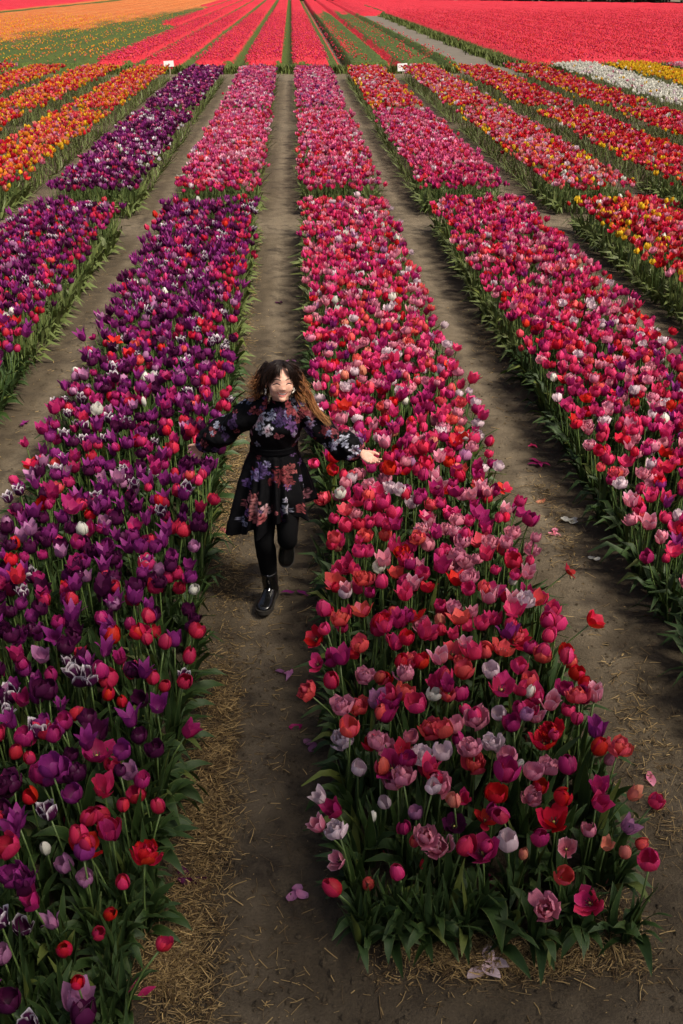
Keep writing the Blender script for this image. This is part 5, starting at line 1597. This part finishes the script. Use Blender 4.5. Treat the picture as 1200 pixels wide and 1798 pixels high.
boot(KNR, ANR, FT_R, (0.02, 0.06, 1))
boot(KNL, ANL, FT_L, (0.0, -.93, .36))
# ------------------------------------------------------------------ little white name boards at the ends of the beds
M_board = plain('white_board', (0.80, 0.80, 0.80), 0.5)
M_post = plain('board_post', (0.30, 0.24, 0.17), 0.8)
M_ink = plain('red_ink', (0.45, 0.10, 0.10), 0.6)
M_ink2 = plain('dark_ink', (0.03, 0.05, 0.035), 0.6)
def box(c, s):
    c, s = np.asarray(c, float), np.asarray(s, float) / 2
    V = np.array([(x, y, z) for z in (-1, 1) for y in (-1, 1) for x in (-1, 1)]) * s + c
    return V, np.array([(0, 2, 3, 1), (4, 5, 7, 6), (0, 1, 5, 4), (2, 6, 7, 3), (0, 4, 6, 2), (1, 3, 7, 5)]), None
def board_mesh(c, s, m, name):
    g4 = Geo(); V, Q, _ = box(c, s); g4.add(V, Q)
    return g4.mesh(name, [m], False)
for (px, py, Y, w, hh, lab, marks) in (
        (708, 118, 40.3, .36, .26, 'white name board with a small red ring, beside the half bloomed strip', True),
        (298, 112, 40.3, .36, .20, 'white name board standing behind the orange mixed beds', False),
        (1111, 118, 41.5, .34, .18, 'white name board behind the yellow tulips', False)):
    P = at_y(px, py, Y)
    r = empty('name_board', (P.x, P.y, 0.0)); tag(r, lab, 'sign', 'name boards at the bed ends')
    bo = link('board', board_mesh((0, 0, P.z), (w, .015, hh), M_board, 'board'), r)
    bo.rotation_euler = (0, R(-3), 0)
    link('post', board_mesh((0, .016, (P.z + hh * .3) / 2), (.04, .015, P.z + hh * .3), M_post, 'post'), r)
    if marks:
        a = np.arange(20) / 20 * 2 * np.pi
        V = np.concatenate([np.stack([-.095 + np.cos(a) * q, np.full(20, -.0105), P.z + .035 + np.sin(a) * q], 1) for q in (.052, .036)])
        link('ring_mark', mesh_np('ring_mark', V, np.array([(i, (i + 1) % 20, 20 + (i + 1) % 20, 20 + i) for i in range(20)]), None, [M_ink]), bo)
        V = np.array([(.0, -.0105, P.z - .10), (.03, -.0105, P.z - .10), (.012, -.0105, P.z - .045), (-.004, -.0105, P.z - .05)])
        link('stem_mark', mesh_np('stem_mark', V, np.array([(0, 1, 2, 3)]), None, [M_ink2]), bo)

# ------------------------------------------------------------------ flower heads and petals lying on the paths
def lying(px, py, form, var, n, s, lab):
    P = at_z(px, py, 0.012)
    r = empty('fallen_flower' if n > 2 else 'fallen_petal', (P.x, P.y, float(ground_h(np.array([P.x]), np.array([P.y]))[0]) + .006))
    tag(r, lab, 'flower head' if n > 2 else 'petal', 'fallen flowers on the paths')
    a0 = RNG.random() * 6.28
    for k in range(n):
        o = link('petal', petal_mesh(form, 0, k, var), r)
        flat = Matrix.Rotation(R(78) + RNG.normal(0, .15), 4, 'Y') if n <= 3 else Matrix.Rotation(R(62), 4, 'Y')
        o.matrix_local = Matrix.Translation((RNG.normal(0, .014), RNG.normal(0, .014), .016 + .004 * k)) @ Matrix.Rotation(a0 + k * (1.1 if n > 3 else 2.0) + RNG.normal(0, .3), 4, 'Z') @ flat @ Matrix.Scale(s, 4)
for a in (
    (853, 1694, 'goblet', 'pale', 4, 1.0, 'pale pink flower head lying at the edge of the straw before the bed end'),
    (944, 1660, 'cup', 'lilac', 1, .9, 'lilac petal lying in the straw before the bed end'),
    (512, 1572, 'cup', 'lilac', 3, .8, 'pale lilac petals on the bare path near the bottom'),
    (505, 1187, 'lily', 'lilac', 3, .8, 'lilac petals lying on the path below the black boot'),
    (536, 1279, 'cup', 'magenta', 1, 1.0, 'single pink petal in the middle of the path'),
    (554, 1314, 'cup', 'lilac', 2, .8, 'lilac petal close to the foot of the pink bed'),
    (519, 1037, 'lily', 'violet', 2, .9, 'purple petal right of the striding boot'),
    (489, 638, 'egg', 'yellow', 2, 1.0, 'yellow petal on the path behind the head of the running woman'),
    (503, 641, 'egg', 'dark', 2, .9, 'dark purple petal next to the yellow one on the path'),
    (510, 628, 'lily', 'lilac', 2, .7, 'lilac scrap of petal further up the path than the yellow one'),
    (494, 530, 'egg', 'dark', 2, .9, 'dark petal alone on the upper stretch of the middle path'),
    (945, 812, 'lily', 'magenta', 4, 1.0, 'magenta flower head fallen on the right path'),
    (998, 916, 'cup', 'white', 4, .9, 'white flower head lying on the right path'),
    (972, 935, 'cup', 'pink', 3, .8, 'light pink petals on the right path above the white head'),
    (957, 880, 'goblet', 'salmon', 2, 1.0, 'salmon petal on the straw of the right path'),
    (1145, 1364, 'goblet', 'pink', 2, .9, 'light pink petal on the straw near the right border'),
    (1152, 1402, 'cup', 'darkred', 2, 1.0, 'dark red petals on the straw near the right border'),
    (240, 1758, 'lily', 'magenta', 4, .9, 'magenta petals at the straw edge of the purple bed, lowest in the picture'),
    (335, 1552, 'egg', 'dark', 3, .9, 'dark purple petals lying on the thick straw'),
    (320, 307, 'cup', 'white', 4, 1.4, 'white flower head lying on the left path far behind'),
    (1150, 578, 'double', 'pale', 5, 1.0, 'pale pink flower head fallen between the two right hand beds'),
    (1040, 985, 'cup', 'white', 2, .7, 'white petal scrap on the right path below the white head'),
    (42, 742, 'egg', 'violet', 2, .9, 'violet petal at the foot of the far left bed'),
    (935, 780, 'lily', 'hot', 3, .8, 'hot pink petals on the right path beside the pink bed'),
    (395, 935, 'egg', 'magenta', 2, .8, 'dark pink petals in the straw left of the skirt'),
): lying(*a)

# ------------------------------------------------------------------ straw
M_straw = mat('straw', lambda nt, b: (nt.links.new(ramp(nt, node(nt, 'ShaderNodeSeparateColor').outputs[0], [(0, (.1, .1, .1)), (1, (.2, .2, .2))]), b.inputs['Base Color'])))
nt = M_straw.node_tree
a_ = node(nt, 'ShaderNodeAttribute', attribute_name='tone'); sp_s = [n for n in nt.nodes if n.bl_idname == 'ShaderNodeSeparateColor'][0]
nt.links.new(a_.outputs['Color'], sp_s.inputs[0])
rp = [n for n in nt.nodes if n.bl_idname == 'ShaderNodeValToRGB'][0]
for e, c in zip(rp.color_ramp.elements, ((.070, .038, .011, 1), (.46, .32, .13, 1))): e.color = c
nt.nodes['Principled BSDF'].inputs['Roughness'].default_value = 0.6
sx_, sy_, sl_, sh_ = [], [], [], []
def straw(n, fx, fy, lmin=.02, lmax=.085, pile=.0):
    for _ in range(n):
        sx_.append(fx()); sy_.append(fy()); sl_.append(lmin + (lmax - lmin) * RNG.random() ** 2.0); sh_.append(pile * RNG.random())
gs = lambda m, s: (lambda: RNG.normal(m, s))
un = lambda a, b: (lambda: RNG.uniform(a, b))
def clump(n, px, py, rx, ry, pile=.02, **kw):
    P = at_z(px, py)
    straw(n, gs(P.x, rx), gs(P.y, ry), pile=pile, **kw)
# thick along the purple bed's path edge, thinning towards the middle of the path
for _ in range(26):
    y = 2.2 + 5.5 * RNG.random() ** 1.5
    straw(int(260 * RNG.random() ** 1.5), gs(-.50 + abs(RNG.normal(0, .07)), .045 + .03 * RNG.random()), gs(y, .09 + .06 * RNG.random()), lmax=.07, pile=.018)
for (px, py, n, rx, ry) in ((330, 1640, 420, .07, .16), (360, 1470, 520, .07, .2), (380, 1330, 460, .06, .2), (300, 1690, 340, .06, .08), (395, 1240, 300, .05, .18), (280, 1720, 200, .07, .06), (390, 930, 220, .05, .2), (385, 850, 160, .05, .2)):
    clump(int(n * 1.9), px, py, rx, ry)
for (px, py, n, rx, ry) in ((790, 1668, 420, .10, .045), (880, 1690, 480, .14, .045), (980, 1680, 420, .13, .05), (1090, 1650, 300, .06, .10), (740, 1660, 200, .05, .04), (1160, 1430, 160, .06, .2), (1130, 1290, 160, .07, .2), (960, 880, 130, .06, .2), (990, 960, 120, .06, .2), (860, 610, 110, .06, .35), (180, 690, 130, .08, .4), (60, 850, 130, .06, .3), (1100, 1200, 90, .1, .3)):
    clump(int(n * 1.5), px, py, rx, ry)
straw(700, un(-.55, .1), lambda: 2.0 + 9 * RNG.random() ** 1.7)
straw(420, un(-.42, -.1), lambda: 2.0 + 4 * RNG.random())
straw(420, un(1.36, 1.95), lambda: 2.2 + 9 * RNG.random() ** 1.3)
straw(420, un(-2.45, -1.85), lambda: 5 + 9 * RNG.random())
straw(160, un(-.6, 1.8), lambda: 1.9 + .6 * RNG.random())
straw(500, lambda: -.54 + abs(RNG.normal(0, .04)), lambda: 7 + 8 * RNG.random(), pile=.01)
straw(400, lambda: .10 - abs(RNG.normal(0, .03)), lambda: 5 + 10 * RNG.random(), pile=.01)
for _ in range(40):                                            # short broken chaff matted under the longer stalks
    y = 2.1 + 4.5 * RNG.random() ** 1.4
    straw(int(200 * RNG.random()), gs(-.47, .07), gs(y, .14), lmin=.006, lmax=.025, pile=.006)
straw(1100, un(.2, 1.3), gs(2.46, .05), lmin=.006, lmax=.03, pile=.008)
straw(1500, un(-.5, 1.95), lambda: 1.9 + 8 * RNG.random() ** 1.5, lmin=.005, lmax=.02)
sx_, sy_, sl_, sh_ = map(np.array, (sx_, sy_, sl_, sh_))
n = len(sx_)
an = RNG.normal(0.1, .75, n) + np.where(RNG.random(n) < .25, 1.4, 0)
til = RNG.normal(0, .10, n) + RNG.normal(0, .25, n) * (sh_ > .004)
d = np.stack([np.cos(an) * np.cos(til), np.sin(an) * np.cos(til), np.sin(til)], 1)
sd = np.stack([-np.sin(an), np.cos(an), 0 * an], 1)
up_ = np.cross(d, sd)
w = (.0009 + .0021 * RNG.random(n) ** 2)[:, None]
ctr = np.stack([sx_, sy_, ground_h(sx_, sy_) + .005 + sh_], 1)
hl = (sl_ / 2)[:, None]
bend = (RNG.normal(0, .035, n) * sl_)[:, None] * sd
V = []
for t, bb in ((-1, 0), (0, 1), (1, 0)):
    for a in (0, 2.1, 4.2):
        V.append(ctr + d * hl * t + bend * bb + sd * math.cos(a) * w + up_ * math.sin(a) * w * .8)
V = np.stack(V, 1).reshape(-1, 3)
o_ = (np.arange(n) * 9)[:, None, None]
Qs = np.array([(r * 3 + k, r * 3 + (k + 1) % 3, r * 3 + 3 + (k + 1) % 3, r * 3 + 3 + k) for r in range(2) for k in range(3)])
Qs = (Qs[None] + o_).reshape(-1, 4)
col = np.zeros((n, 9, 4)); col[:, :, 0] = (RNG.random(n) ** 1.8)[:, None]; col[:, :, 3] = 1
tag(link('straw', mesh_np('straw', V, Qs, None, [M_straw], col=col.reshape(-1, 4))), kind='stuff')

# crumbs of earth and little stones on the paths
n = 5200
cx = np.concatenate([RNG.uniform(-.55, .12, n // 2), RNG.uniform(1.3, 2.0, n // 4), RNG.uniform(-2.5, -1.8, n // 8), RNG.uniform(-.6, 1.9, n // 8)])
cy = np.concatenate([1.9 + 7 * RNG.random(n // 2) ** 1.5, 2.2 + 7 * RNG.random(n // 4) ** 1.3, 5 + 6 * RNG.random(n // 8), 1.85 + .65 * RNG.random(n // 8)])
n = len(cx)
r_ = .003 + .012 * RNG.random(n) ** 4
base = np.array([(1, 0, 0), (0, 1, 0), (-1, 0, 0), (0, -1, 0), (0, 0, .8), (0, 0, -.6)], float)
V = base[None] * r_[:, None, None] * RNG.uniform(.6, 1.4, (n, 6, 1)) + np.stack([cx, cy, ground_h(cx, cy) + r_ * .25], 1)[:, None, :]
F_ = np.array([(0, 1, 4), (1, 2, 4), (2, 3, 4), (3, 0, 4), (1, 0, 5), (2, 1, 5), (3, 2, 5), (0, 3, 5)])
T = (F_[None] + (np.arange(n) * 6)[:, None, None]).reshape(-1, 3)
tag(link('soil_crumbs', mesh_np('soil_crumbs', V.reshape(-1, 3), None, T, [M_soil], smooth=False)), kind='stuff')
